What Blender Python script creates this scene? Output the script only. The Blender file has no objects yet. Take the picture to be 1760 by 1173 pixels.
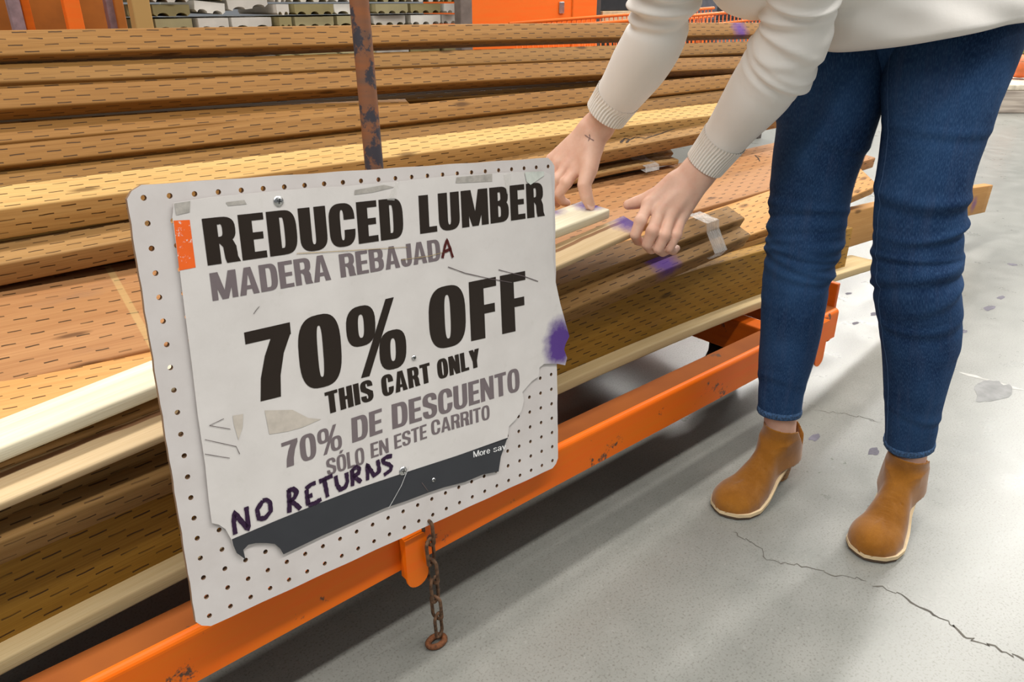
import bpy, bmesh, math, random
import numpy as np
from mathutils import Vector, Matrix
from mathutils.geometry import tessellate_polygon
random.seed(7)
SC = bpy.context.scene
COL = SC.collection
PI = math.pi

# ---------------------------------------------------------------- camera
FPX = 1300.0
PITCH = math.atan(586.5 / FPX)
PSI = math.atan(1600 * math.cos(PITCH) / FPX)
CH = 0.95
FH = np.array([math.cos(PSI), math.sin(PSI), 0.0])
RR = np.array([math.sin(PSI), -math.cos(PSI), 0.0])
FF = FH * math.cos(PITCH) + np.array([0, 0, -math.sin(PITCH)])
UU = FH * math.sin(PITCH) + np.array([0, 0, math.cos(PITCH)])
CC = np.array([0, 0, CH])
def ray(x, y): return FF + RR * (x - 880) / FPX + UU * (586.5 - y) / FPX
def PD(x, y, d): return CC + ray(x, y) * d
def onz(x, y, z): r = ray(x, y); return CC + r * (z - CH) / r[2]
def ony(x, y, Y): r = ray(x, y); return CC + r * Y / r[1]
def pr(q):
    d = np.asarray(q) - CC; z = d @ FF
    return 880 + FPX * (d @ RR) / z, 586.5 - FPX * (d @ UU) / z

cam_d = bpy.data.cameras.new('camera'); cam = bpy.data.objects.new('camera', cam_d); COL.objects.link(cam)
cam_d.sensor_width = 36; cam_d.lens = FPX / 1760 * 36; cam_d.clip_start = 0.05; cam_d.clip_end = 200
cam.matrix_world = Matrix((( RR[0], UU[0], -FF[0], 0), (RR[1], UU[1], -FF[1], 0), (RR[2], UU[2], -FF[2], CH), (0, 0, 0, 1)))
SC.camera = cam
SC.view_settings.view_transform = 'Standard'; SC.view_settings.look = 'None'
SC.view_settings.exposure = 0.0; SC.view_settings.gamma = 1; SC.view_settings.use_curve_mapping = False

# ---------------------------------------------------------------- light
w = bpy.data.worlds.new('hall'); SC.world = w; w.use_nodes = True
w.node_tree.nodes['Background'].inputs[0].default_value = (0.93, 0.97, 1.0, 1)
w.node_tree.nodes['Background'].inputs[1].default_value = 0.22
def strip(x, y, z, lx, ly, watts, col=(1, 0.97, 0.92)):
    l = bpy.data.lights.new('ceiling_strip', 'AREA'); l.shape = 'RECTANGLE'; l.size = lx; l.size_y = ly
    l.energy = watts; l.color = col
    o = bpy.data.objects.new('ceiling_strip', l); COL.objects.link(o); o.location = (x, y, z)
    return o
strip(2.5, 1.5, 6.0, 19, 0.35, 700)
strip(2.5, -1.6, 6.0, 19, 0.35, 790)
strip(11.0, 6.5, 6.0, 16, 0.5, 1300)
strip(12.0, -7.0, 6.0, 16, 0.5, 600)
strip(14.0, 1.5, 6.0, 3.0, 3.0, 500)

# ---------------------------------------------------------------- object helpers
def link(name, me, parent=None, mats=()):
    o = bpy.data.objects.new(name, me); COL.objects.link(o)
    for m in mats: me.materials.append(m)
    if parent is not None: o.parent = parent
    return o
def obj(name, bm, m, parent=None, smooth=False):
    me = bpy.data.meshes.new(name); bm.normal_update(); bm.to_mesh(me); bm.free()
    if smooth: me.polygons.foreach_set('use_smooth', [True] * len(me.polygons))
    return link(name, me, parent, m if isinstance(m, (list, tuple)) else (m,))
def tag(o, label=None, cat=None, group=None, kind=None):
    if label: o['label'] = label
    if cat: o['category'] = cat
    if group: o['group'] = group
    if kind: o['kind'] = kind
    return o
def empty(name, loc=(0, 0, 0), rot=(0, 0, 0)):
    o = bpy.data.objects.new(name, None); COL.objects.link(o); o.location = loc; o.rotation_euler = rot
    o.empty_display_size = 0.05
    return o
def add_box(bm, a, b, bev=0.0):
    a = Vector(a); b = Vector(b); g = bmesh.ops.create_cube(bm, size=1)
    vs = g['verts']
    for v in vs: v.co = Vector((a[i] + (v.co[i] + .5) * (b[i] - a[i]) for i in range(3)))
    if bev:
        es = list({e for v in vs for e in v.link_edges})
        bmesh.ops.bevel(bm, geom=es, offset=bev, segments=2, affect='EDGES', profile=.5)
def add_tube(bm, pts, r, n=12, cap=True, closed=False):
    pts = [Vector(p) for p in pts]; rings = []; N = len(pts); prev = None
    for i, p in enumerate(pts):
        if closed: t = pts[(i + 1) % N] - pts[i - 1]
        else: t = pts[min(i + 1, N - 1)] - pts[max(i - 1, 0)]
        t.normalize()
        if prev is None: a = t.orthogonal().normalized()
        else: a = (prev - t * prev.dot(t)).normalized()
        prev = a; b = t.cross(a); rr = r[i] if isinstance(r, (list, tuple)) else r
        rings.append([bm.verts.new(p + (a * math.cos(2 * PI * k / n) + b * math.sin(2 * PI * k / n)) * rr) for k in range(n)])
    for i in range(N if closed else N - 1):
        A = rings[i]; B = rings[(i + 1) % N]
        for k in range(n): bm.faces.new((A[k], A[(k + 1) % n], B[(k + 1) % n], B[k]))
    if cap and not closed:
        bm.faces.new(rings[0][::-1]); bm.faces.new(rings[-1])
def add_prism(bm, poly, f0, f1):
    """poly: 2d points; f0/f1 map a 2d point to 3d for the two faces"""
    A = [bm.verts.new(f0(p)) for p in poly]; B = [bm.verts.new(f1(p)) for p in poly]; n = len(poly)
    tri = tessellate_polygon([[Vector((p[0], p[1], 0)) for p in poly]])
    for t in tri:
        try: bm.faces.new([A[i] for i in t]); bm.faces.new([B[i] for i in reversed(t)])
        except ValueError: pass
    for i in range(n):
        j = (i + 1) % n
        bm.faces.new((A[i], B[i], B[j], A[j]))

# ---------------------------------------------------------------- materials
class NT:
    def __init__(s, name):
        s.m = bpy.data.materials.new(name); s.m.use_nodes = True; s.t = s.m.node_tree; s.n = s.t.nodes
        s.b = s.n['Principled BSDF']
    def node(s, typ, ins=None, **kw):
        n = s.n.new(typ)
        for k, v in kw.items(): setattr(n, k, v)
        if ins:
            for k, v in ins.items(): s.set(n.inputs[k], v)
        return n
    def set(s, sock, v):
        if isinstance(v, bpy.types.NodeSocket): s.t.links.new(v, sock)
        elif isinstance(v, (tuple, list)) and len(v) == 3 and sock.type == 'RGBA': sock.default_value = (*v, 1)
        else: sock.default_value = v
    def math(s, op, a, b=0.0, c=0.0, clamp=False):
        n = s.node('ShaderNodeMath', {0: a, 1: b, 2: c}, operation=op, use_clamp=clamp); return n.outputs[0]
    def mix(s, f, a, b, mode='MIX'):
        n = s.node('ShaderNodeMix', data_type='RGBA', blend_type=mode)
        s.set(n.inputs[0], f); s.set(n.inputs[6], a); s.set(n.inputs[7], b); return n.outputs[2]
    def noise(s, vec, scale, detail=3, rough=.55, w=None):
        n = s.node('ShaderNodeTexNoise', {'Vector': vec, 'Scale': scale, 'Detail': detail, 'Roughness': rough})
        if w is not None: n.noise_dimensions = '4D'; s.set(n.inputs['W'], w)
        return n.outputs[0]
    def ramp(s, f, lo, hi):
        n = s.node('ShaderNodeMapRange', {0: f, 1: lo, 2: hi, 3: 0.0, 4: 1.0}); n.clamp = True; return n.outputs[0]
    def scalev(s, vec, v):
        return s.node('ShaderNodeVectorMath', {0: vec, 1: v}, operation='MULTIPLY').outputs[0]
    def uv(s): return s.node('ShaderNodeTexCoord').outputs['UV']
    def objc(s): return s.node('ShaderNodeTexCoord').outputs['Object']
    def rnd(s): return s.node('ShaderNodeObjectInfo').outputs['Random']
    def bump(s, h, dist=.001, strength=.5):
        n = s.node('ShaderNodeBump', {'Height': h, 'Distance': dist, 'Strength': strength}); s.set(s.b.inputs['Normal'], n.outputs[0])
    def done(s, col, rough=.6, metal=0.0, spec=.5):
        s.set(s.b.inputs['Base Color'], col); s.set(s.b.inputs['Roughness'], rough); s.set(s.b.inputs['Metallic'], metal)
        s.set(s.b.inputs['Specular IOR Level'], spec); return s.m

def flat(name, col, rough=.6, metal=0.0, spec=.5, var=.15, scale=30):
    t = NT(name); o = t.objc(); nz = t.noise(o, scale, 4)
    c2 = tuple(max(0, c * (1 - var * 2)) for c in col); c3 = tuple(min(1, c * (1 + var)) for c in col)
    return t.done(t.mix(t.ramp(nz, .3, .7), c2, c3), rough, metal, spec)

PURPLE = (.085, .028, .24)
def wood(name, ca, cb, cdark, incised=True, sprays=(), streak=None, rowp=.0115, per=.052, dlen=.40, stains=0.0, knots=True, band=None, rough=.62, bare=None):
    t = NT(name); uv = t.uv(); rn = t.rnd()
    W = t.math('MULTIPLY', rn, 37.0)
    sep = t.node('ShaderNodeSeparateXYZ', {0: uv}); u, v = sep.outputs[0], sep.outputs[1]
    warp = t.noise(t.scalev(uv, (1.2, 5, 1)), 1.0, 2, w=W)
    v2 = t.math('ADD', v, t.math('MULTIPLY', warp, .035))
    gv = t.node('ShaderNodeCombineXYZ', {0: t.math('MULTIPLY', u, 1.6), 1: t.math('MULTIPLY', v2, 60.0), 2: 0.0}).outputs[0]
    g1 = t.noise(gv, 1.0, 4, .6, w=W)
    gv2 = t.node('ShaderNodeCombineXYZ', {0: t.math('MULTIPLY', u, 9.0), 1: t.math('MULTIPLY', v2, 420.0), 2: 0.0}).outputs[0]
    g2 = t.noise(gv2, 1.0, 2, .6, w=W)
    big = t.noise(t.scalev(uv, (1.5, 9, 1)), 1.0, 3, w=W)
    col = t.mix(t.ramp(g1, .33, .68), ca, cb)
    col = t.mix(t.math('MULTIPLY', t.ramp(g2, .42, .75), .5), col, cdark)
    col = t.mix(t.math('MULTIPLY', t.ramp(big, .45, .75), .45), col, t.mix(.5, ca, cdark))
    # every board a little lighter or darker than the next
    col = t.mix(t.math('MULTIPLY', t.ramp(t.math('FRACT', t.math('MULTIPLY', rn, 13.7)), 0.0, 1.0), .30), col, cdark)
    if knots:
        kv = t.node('ShaderNodeCombineXYZ', {0: t.math('ADD', t.math('MULTIPLY', u, 2.1), W), 1: t.math('ADD', t.math('MULTIPLY', v, 7.5), t.math('MULTIPLY', W, 1.7)), 2: 0.0}).outputs[0]
        vo = t.node('ShaderNodeTexVoronoi', {'Vector': kv, 'Scale': 1.0}, voronoi_dimensions='2D')
        kn = t.math('SUBTRACT', 1.0, t.ramp(vo.outputs['Distance'], .025, .06))
        col = t.mix(t.math('MULTIPLY', kn, .75), col, tuple(c * .35 for c in cdark))
    if stains:
        st = t.noise(t.scalev(uv, (5, 14, 1)), 1.0, 5, .65, w=W)
        col = t.mix(t.math('MULTIPLY', t.ramp(st, .56, .74), stains), col, (.16, .10, .075))
    h = g2
    if incised:
        row = t.math('FLOOR', t.math('DIVIDE', v, rowp)); fv = t.math('FRACT', t.math('DIVIDE', v, rowp))
        off = t.math('ADD', t.math('MULTIPLY', row, .385), t.math('MULTIPLY', rn, 3.1))
        fu = t.math('FRACT', t.math('ADD', t.math('DIVIDE', u, per), off))
        mu = t.math('LESS_THAN', t.math('ABSOLUTE', t.math('SUBTRACT', fu, .5)), dlen / 2)
        wob = t.math('MULTIPLY', t.math('SUBTRACT', t.noise(uv, 40, 1), .5), .25)
        dv = t.math('ABSOLUTE', t.math('ADD', t.math('SUBTRACT', fv, .5), wob))
        mv = t.math('SUBTRACT', 1.0, t.ramp(dv, .06, .12))
        fade = t.ramp(t.noise(t.scalev(uv, (14, 60, 1)), 1.0, 2, w=W), .36, .5)
        inc = t.math('MULTIPLY', t.math('MULTIPLY', mu, mv), t.math('ADD', t.math('MULTIPLY', fade, .5), .50))
        col = t.mix(inc, col, (.055, .028, .012))
        h = t.math('SUBTRACT', t.math('MULTIPLY', g2, .3), t.math('MULTIPLY', inc, 2.0))
    if streak:
        v0, amp, wd, cs = streak
        cv = t.math('ADD', v, t.math('MULTIPLY', t.math('SUBTRACT', t.noise(t.scalev(uv, (4.0, 0, 0)), 1.0, 3), .5), amp))
        sm = t.math('SUBTRACT', 1.0, t.ramp(t.math('ABSOLUTE', t.math('SUBTRACT', cv, v0)), wd * .7, wd))
        col = t.mix(t.math('MULTIPLY', sm, .9), col, cs)
    if band:   # a pale strap mark across the board
        b0, sl, bw, bc = band
        dd = t.math('ABSOLUTE', t.math('SUBTRACT', t.math('SUBTRACT', u, t.math('MULTIPLY', v, sl)), b0))
        col = t.mix(t.math('MULTIPLY', t.math('SUBTRACT', 1.0, t.ramp(dd, bw * .7, bw)), .35), col, bc)
    for (su, sv, sr, st_) in sprays:
        dv_ = t.node('ShaderNodeVectorMath', {0: uv, 1: (su, sv, 0)}, operation='SUBTRACT')
        ln = t.node('ShaderNodeVectorMath', {0: dv_.outputs[0]}, operation='LENGTH').outputs['Value']
        nz = t.noise(uv, 55, 5, .7)
        ln = t.math('ADD', ln, t.math('MULTIPLY', t.math('SUBTRACT', nz, .5), sr * .9))
        sp = t.math('SUBTRACT', 1.0, t.ramp(ln, sr * .25, sr * 1.1))
        col = t.mix(t.math('MULTIPLY', sp, st_), col, PURPLE)
    t.bump(h, .0012, .35)
    return t.done(col, rough, 0, .14)

M = {}
TR = dict(ca=(.235, .110, .026), cb=(.32, .165, .050), cdark=(.13, .050, .010))
M['treated'] = wood('treated_wood', **TR)
M['treated_dull'] = wood('treated_wood_dull', (.21, .105, .026), (.285, .148, .045), (.115, .048, .010))
M['treated_brown'] = wood('treated_wood_brown', (.30, .155, .022), (.38, .205, .036), (.15, .066, .008), stains=.35)
M['treated_gold'] = wood('treated_wood_gold', (.52, .32, .115), (.60, .40, .16), (.30, .15, .045))
M['treated_tan'] = wood('treated_wood_tan', (.33, .185, .066), (.42, .25, .10), (.17, .08, .024), stains=.3)
M['treated_b1'] = wood('treated_wood_sprayed_far', sprays=[(2.38, .02, .05, .8)], **TR)
M['bare_salmon'] = wood('reddish_wood', (.50, .27, .12), (.56, .33, .17), (.36, .16, .07), stains=0)
M['cream'] = wood('pale_pine', (.56, .43, .23), (.64, .51, .30), (.42, .28, .12), incised=False, knots=False)
M['orange_wood'] = wood('orange_toned_wood', (.52, .26, .085), (.60, .33, .12), (.34, .15, .045), dlen=.28)
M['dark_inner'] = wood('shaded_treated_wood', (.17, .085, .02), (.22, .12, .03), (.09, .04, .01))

def painted(name, c, cw, chip=(.10, .055, .035), thr=.66, rough=.42, scale=9):
    t = NT(name); o = t.objc()
    n1 = t.noise(o, scale, 6, .7); n2 = t.noise(o, 45, 4, .7); n3 = t.noise(t.scalev(o, (3, 3, 30)), 2.0, 3)
    col = t.mix(t.ramp(n3, .35, .7), c, cw)
    m = t.math('MULTIPLY', t.ramp(n1, thr, thr + .03), t.ramp(n2, .42, .5))
    col = t.mix(m, col, chip)
    t.bump(n2, .0006, .2)
    return t.done(col, rough, 0, .25)
M['orange'] = painted('orange_paint', (.80, .135, .002), (.76, .155, .003), thr=.60)
M['orange_dark'] = painted('worn_orange_paint', (.60, .11, .004), (.52, .09, .005), thr=.6)
M['orange_shaded_dusty'] = painted('shaded_dusty_orange_paint', (.30, .085, .018), (.22, .06, .016), thr=.6)  # rear flange darkening: shade under the pile put into the colour, plus dirt
M['orange_clean'] = painted('bright_orange_paint', (.86, .15, .015), (.82, .17, .02), thr=.8)
M['post_paint'] = painted('rusty_post', (.27, .10, .04), (.15, .085, .06), chip=(.05, .045, .055), thr=.47, rough=.5, scale=16)
M['rust'] = flat('rusty_iron', (.16, .085, .045), .8, .3, var=.4, scale=120)
M['rust_red'] = flat('red_rust', (.22, .08, .03), .85, .1, var=.35, scale=120)
M['steel'] = flat('bright_steel', (.6, .6, .6), .25, 1.0, var=.1)
M['black'] = flat('black_rubber', (.012, .012, .013), .55)
M['dark'] = flat('dark_metal', (.06, .045, .04), .6)
M['white_strip'] = flat('white_plastic', (.8, .78, .74), .4)

# ---------------------------------------------------------------- floor
def floor_mat():
    t = NT('polished_concrete'); o = t.objc()
    n1 = t.noise(o, 1.3, 5, .6); n2 = t.noise(o, 9, 5, .65); n3 = t.noise(o, 260, 2, .5); n4 = t.noise(o, 90, 3, .6)
    c = t.mix(t.ramp(n1, .3, .7), (.180, .185, .168), (.255, .254, .230))
    c = t.mix(t.math('MULTIPLY', t.ramp(n2, .4, .75), .4), c, (.31, .305, .28))
    c = t.mix(t.math('MULTIPLY', t.ramp(n3, .54, .68), .6), c, (.12, .11, .095))
    c = t.mix(t.math('MULTIPLY', t.ramp(n4, .62, .75), .3), c, (.42, .41, .38))
    t.bump(n4, .0004, .15)
    return t.done(c, t.math('ADD', t.math('MULTIPLY', n2, .2), .20), 0, .6)
bm = bmesh.new(); add_box(bm, (-6, -8, -.1), (40, 30, 0))
floor = obj('floor', bm, floor_mat()); tag(floor, 'grey polished concrete floor with hairline cracks', 'floor', kind='structure')
def ribbon(bm, pts, wd, z=.0004):
    P = [Vector((p[0], p[1], z)) for p in pts]
    L = []; Rr = []
    for i, p in enumerate(P):
        t = (P[min(i + 1, len(P) - 1)] - P[max(i - 1, 0)]).normalized(); n = Vector((-t.y, t.x, 0))
        ww = wd * (.5 + random.random()) * (0.15 if i in (0, len(P) - 1) else 1)
        L.append(bm.verts.new(p + n * ww)); Rr.append(bm.verts.new(p - n * ww))
    for i in range(len(P) - 1): bm.faces.new((L[i], Rr[i], Rr[i + 1], L[i + 1]))
def jag(pxs, sub=7, amp=.006):
    Q = [onz(x, y, 0)[:2] for x, y in pxs]; out = []
    for a, b in zip(Q[:-1], Q[1:]):
        for k in range(sub):
            f = k / sub; out.append(a + (b - a) * f + np.array([random.uniform(-amp, amp), random.uniform(-amp, amp)]))
    out.append(Q[-1]); return out
crk = flat('crack_dirt', (.10, .09, .075), .9, var=.2)
bm = bmesh.new()
ribbon(bm, jag([(1256, 912), (1290, 930), (1320, 962), (1370, 972), (1440, 990), (1490, 1000)]), .0009)
ribbon(bm, jag([(1500, 1005), (1560, 1030), (1620, 1062), (1660, 1095), (1720, 1118), (1765, 1140)]), .0016)
ribbon(bm, jag([(1405, 706), (1470, 715), (1515, 727)]), .0008)
obj('crack', bm, crk, floor)
sp = flat('floor_spot', (.12, .11, .14), .7, var=.2)
for (x, y, rx, ry) in [(1400, 753, .012, .007), (1502, 777, .012, .007), (1706, 672, .05, .022), (1558, 540, .012, .006), (1470, 556, .010, .005), (1503, 540, .013, .006), (1458, 505, .01, .005), (1720, 512, .014, .007), (1700, 530, .02, .008), (1740, 455, .01, .01), (1655, 570, .012, .006)]:
    bm = bmesh.new(); c = onz(x, y, 0); n = 22
    ph = random.random() * 6
    vs = [bm.verts.new((c[0] + rx * 1.6 * math.cos(a) * (1 + .22 * math.sin(3 * a + ph) + .12 * math.sin(7 * a)), c[1] + ry * 1.6 * math.sin(a) * (1 + .2 * math.sin(2 * a + ph)), .0005)) for a in [2 * PI * k / n for k in range(n)]]
    bm.faces.new(vs); obj('stain', bm, sp if rx < .03 else flat('floor_patch', (.19, .19, .185), .5), floor)
bm = bmesh.new(); ribbon(bm, jag([(1650, 640), (1690, 652), (1745, 668), (1765, 672)], 3, .004), .006)
obj('scuff', bm, flat('chalk_scuff', (.46, .45, .42), .7), floor)

# ---------------------------------------------------------------- boards
def linext(xs, ys):
    xs = np.array(xs, float); ys = np.array(ys, float)
    def f(x):
        if x < xs[0]: return ys[0] + (x - xs[0]) * (ys[1] - ys[0]) / (xs[1] - xs[0])
        if x > xs[-1]: return ys[-1] + (x - xs[-1]) * (ys[-1] - ys[-2]) / (xs[-1] - xs[-2])
        return float(np.interp(x, xs, ys))
    return f
def section(W, H, r=.004):
    P = []; k = 3
    for (cx, cy, a0) in [(W - r, r, -90), (W - r, H - r, 0), (r, H - r, 90), (r, r, 180)]:
        for i in range(k + 1):
            a = math.radians(a0 + 90 * i / k); P.append((cx + r * math.cos(a), cy + r * math.sin(a)))
    return P      # (s along the top away from the viewer, d downward)
def board(name, label, near, far, W, H, mat, x0=-.55, x1=None, px1=None, deg=2, parent=None, seg=46, r=.004, theta=None, group=None, cat='board', wob=0.0, endskew=0.0):
    """near: (px,py,Y) of the near top edge; far: (px,py) of the far top edge"""
    ff = linext([p[0] for p in far], [p[1] for p in far]) if far else None
    X = []; Y = []; Z = []; T = []
    for (px, py, yy) in near:
        q = ony(px, py, yy); X.append(q[0]); Y.append(q[1]); Z.append(q[2])
        if theta is not None: T.append(math.radians(theta)); continue
        lo, hi = math.radians(-12), math.radians(88)
        for _ in range(40):
            m = (lo + hi) / 2; a, b = pr(q + np.array([0, W * math.cos(m), W * math.sin(m)]))
            if b < ff(a): hi = m
            else: lo = m
        T.append((lo + hi) / 2)
    d = min(deg, len(X) - 1); cz = np.polyfit(X, Z, d); cy = np.polyfit(X, Y, 1 if len(X) > 1 else 0); ct = np.polyfit(X, T, 1 if len(X) > 1 else 0)
    xa, xb = min(X), max(X)
    if px1 is not None:
        xx = xb
        for _ in range(6):
            yy = np.polyval(cy, xx); zz = ev(cz, xx, xa, xb); r_ = ray(px1, pr((xx, yy, zz))[1]); xx = yy / r_[1] * r_[0]
        x1 = xx
    if x1 is None: x1 = xb + .1
    sec = section(W, H, r); n = len(sec); bm = bmesh.new(); uvl = bm.loops.layers.uv.new('UVMap'); rings = []; info = []
    for i in range(seg + 1):
        x = x0 + (x1 - x0) * i / seg; y = np.polyval(cy, x); z = ev(cz, x, xa, xb); th = ev(ct, min(max(x, xa - .2), xb + .1), xa, xb)
        z += wob * math.sin(x * 5.1 + len(label))
        c, s_ = math.cos(th), math.sin(th)
        rings.append([bm.verts.new((x + (endskew * a / W if i == seg else 0), y + a * c + dd * s_, z + a * s_ - dd * c)) for a, dd in sec]); info.append(x)
    def vv(a, dd):
        if dd <= r + 1e-6: return a
        if a <= r + 1e-6: return -dd
        if dd >= H - r - 1e-6: return -(H + a)
        return W + dd
    for i in range(seg):
        for k in range(n):
            k2 = (k + 1) % n
            f = bm.faces.new((rings[i][k], rings[i][k2], rings[i + 1][k2], rings[i + 1][k]))
            mid = ((sec[k][0] + sec[k2][0]) / 2, (sec[k][1] + sec[k2][1]) / 2)
            vals = [vv(*sec[k]), vv(*sec[k2])]
            if abs(vals[0] - vals[1]) > max(W, H) * .98 + 1e-4 or (vals[0] * vals[1] < 0 and abs(vals[0] - vals[1]) > .02): vals = [vals[0], vals[0] + .001]
            for lp, (xx, v_) in zip(f.loops, [(info[i], vals[0]), (info[i], vals[1]), (info[i + 1], vals[1]), (info[i + 1], vals[0])]): lp[uvl].uv = (xx, v_)
    for rg, xx in ((rings[0][::-1], info[0]), (rings[-1], info[-1])):
        f = bm.faces.new(rg)
        for lp in f.loops:
            lp[uvl].uv = (xx + 9 + (lp.vert.co.z) * .12, lp.vert.co.y * .3 + 7.003)
    bmesh.ops.recalc_face_normals(bm, faces=bm.faces)
    o = obj(name, bm, mat, parent)
    for p in o.data.polygons: p.use_smooth = len(p.vertices) == 4
    if parent is None: tag(o, label, cat, group)
    return o
def ev(c, x, xa, xb):
    if x < xa: return np.polyval(c, xa) + (x - xa) * np.polyval(np.polyder(c), xa)
    if x > xb: return np.polyval(c, xb) + (x - xb) * np.polyval(np.polyder(c), xb)
    return np.polyval(c, x)

def ribbon_on(o, pxs, wpx, mat, name='mark'):
    from mathutils.bvhtree import BVHTree
    bv = BVHTree.FromPolygons([v.co for v in o.data.vertices], [p.vertices[:] for p in o.data.polygons]); P = []
    for a, b in zip(pxs[:-1], pxs[1:]):
        for k in range(6):
            t = k / 6; P.append((a[0] + (b[0] - a[0]) * t, a[1] + (b[1] - a[1]) * t))
    P.append(pxs[-1]); H_ = []
    for q in P:
        h = bv.ray_cast(Vector(CC), Vector(ray(*q)).normalized())
        if h[0] is not None: H_.append((h[0], h[1]))
    if len(H_) < 2: return
    bm = bmesh.new(); L = []; Q = []
    for i, (c, n) in enumerate(H_):
        t = (H_[min(i + 1, len(H_) - 1)][0] - H_[max(i - 1, 0)][0]).normalized(); s_ = n.cross(t).normalized(); w_ = wpx / 2 * (c - Vector(CC)).length / FPX * random.uniform(.6, 1.3) * (.35 if i in (0, len(H_) - 1) else 1)
        c = c + n * .0006; L.append(bm.verts.new(c + s_ * w_)); Q.append(bm.verts.new(c - s_ * w_))
    for i in range(len(L) - 1): bm.faces.new((L[i], L[i + 1], Q[i + 1], Q[i]))
    bmesh.ops.recalc_face_normals(bm, faces=bm.faces); obj(name, bm, mat, o)

G = 'lumber boards piled on the orange cart'
B = lambda *a, **k: board('lumber_board', *a, group=G, **k)
b1 = B('incised treated board on top of the pile, farthest back', [(0, 96, 1.48), (600, 77, 1.49), (960, 67, 1.50), (1300, 60, 1.52)], [(0, 49), (600, 44), (960, 39), (1300, 38)], .046, .030, M['treated_b1'], px1=1318)
b2 = B('treated board second from the top of the pile, under a dark gap', [(0, 141, 1.46), (600, 119, 1.465), (1040, 101, 1.475), (1297, 91, 1.49)], [(0, 104), (600, 93), (1040, 80), (1297, 69)], .043, .030, M['treated_dull'], px1=1335)
b3 = B('treated board third from the top of the pile', [(0, 188, 1.435), (600, 153, 1.44), (1040, 128, 1.45), (1297, 117, 1.46)], [(0, 143), (600, 122), (1040, 103), (1297, 95)], .046, .030, M['treated'], px1=1330)
B('short-ended treated board fourth from top, ending right of the rusty pole', [(0, 246, 1.42), (300, 219, 1.42), (713, 188, 1.425)], [(0, 208), (239, 194), (713, 167)], .044, .030, M['treated'], px1=713)
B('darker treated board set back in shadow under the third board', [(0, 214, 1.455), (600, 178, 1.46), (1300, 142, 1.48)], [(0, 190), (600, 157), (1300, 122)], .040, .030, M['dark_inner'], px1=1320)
B('treated board with a knot, fifth from the top of the pile', [(0, 287, 1.40), (613, 219, 1.40), (1022, 177, 1.405), (1269, 149, 1.41)], [(0, 247), (605, 183), (1022, 148), (1237, 130)], .044, .030, M['treated'], px1=1278)
B('treated board sixth from the top, narrowing under the bright one', [(0, 322, 1.38), (613, 247, 1.38), (1000, 207, 1.385), (1253, 174, 1.39)], [(0, 290), (613, 222), (1000, 180), (1270, 152)], .042, .030, M['treated_dull'], px1=1300)
B('bright golden incised board with a dark front edge, above the sign', [(0, 360, 1.30), (621, 275, 1.31), (978, 229, 1.315), (1058, 221, 1.32), (1234, 196, 1.33)], [(0, 317), (621, 245), (990, 205), (1253, 171)], .068, .052, M['treated_gold'], px1=1330)
b8 = B('golden board with a black crack, passing behind both hands', [(0, 455, 1.27), (230, 411, 1.27), (644, 332, 1.28), (1027, 261, 1.29), (1144, 243, 1.295), (1230, 222, 1.30)], [(0, 412), (227, 376), (644, 305), (950, 252), (1062, 231), (1229, 201)], .062, .038, M['treated_tan'], px1=1345)
wide = wood('wide_plank_wood', (.33, .155, .062), (.40, .205, .085), (.20, .08, .028), rowp=.0165, per=.062, dlen=.27, stains=.35, band=(.262, .10, .006, (.50, .38, .16)), sprays=[(2.50, .10, .03, .8)])
b9 = B('widest reddish plank with rows of cuts and a pale strap mark', [(0, 655, 1.04), (259, 602, 1.04), (1266, 345, 1.06), (1328, 322, 1.06), (1464, 283, 1.08)], [(0, 487), (235, 446), (1016, 301), (1165, 277), (1330, 250), (1494, 236)], .286, .034, wide, px1=1505, seg=60, endskew=.02)
B('orange toned board along the front of the widest plank', [(0, 738, .93), (259, 673, .93), (1229, 425, .945), (1321, 397, .95), (1464, 336, .965)], [(0, 656), (259, 603), (1266, 346), (1328, 322), (1464, 283)], .12, .036, M['orange_wood'], px1=1510, endskew=.02)
# the two bundled strips behind the hands
B('upper weathered strip taped by the right hand, behind the hands', [(940, 305, 1.345), (1022, 284, 1.35), (1157, 264, 1.36)], [(940, 291), (1022, 272), (1150, 250)], .03, .015, M['treated_tan'], x0=.75, px1=1158)
B('lower weathered strip taped by the right hand, behind the hands', [(940, 322, 1.30), (1019, 300, 1.305), (1165, 275, 1.315)], [(940, 306), (1022, 285), (1157, 266)], .04, .015, M['treated_tan'], x0=.75, px1=1167)
M['char'] = flat('dark_crack', (.035, .02, .012), .9)
ribbon_on(b8, [(1078, 243), (1092, 236), (1110, 238), (1135, 230), (1158, 222), (1180, 213), (1200, 205)], 2.0, M['char'], 'crack')
ribbon_on(b8, [(1066, 246), (1074, 238), (1082, 240), (1076, 246)], 3.6, M['char'], 'knot_mark'); ribbon_on(b8, [(1220, 210), (1228, 204)], 2, M['char'], 'knot_mark')
ribbon_on(b9, [(1297, 267), (1303, 272), (1306, 278)], 2.2, M['char'], 'ink_mark'); ribbon_on(b9, [(1297, 267), (1309, 270)], 2.0, M['char'], 'ink_mark')
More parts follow.
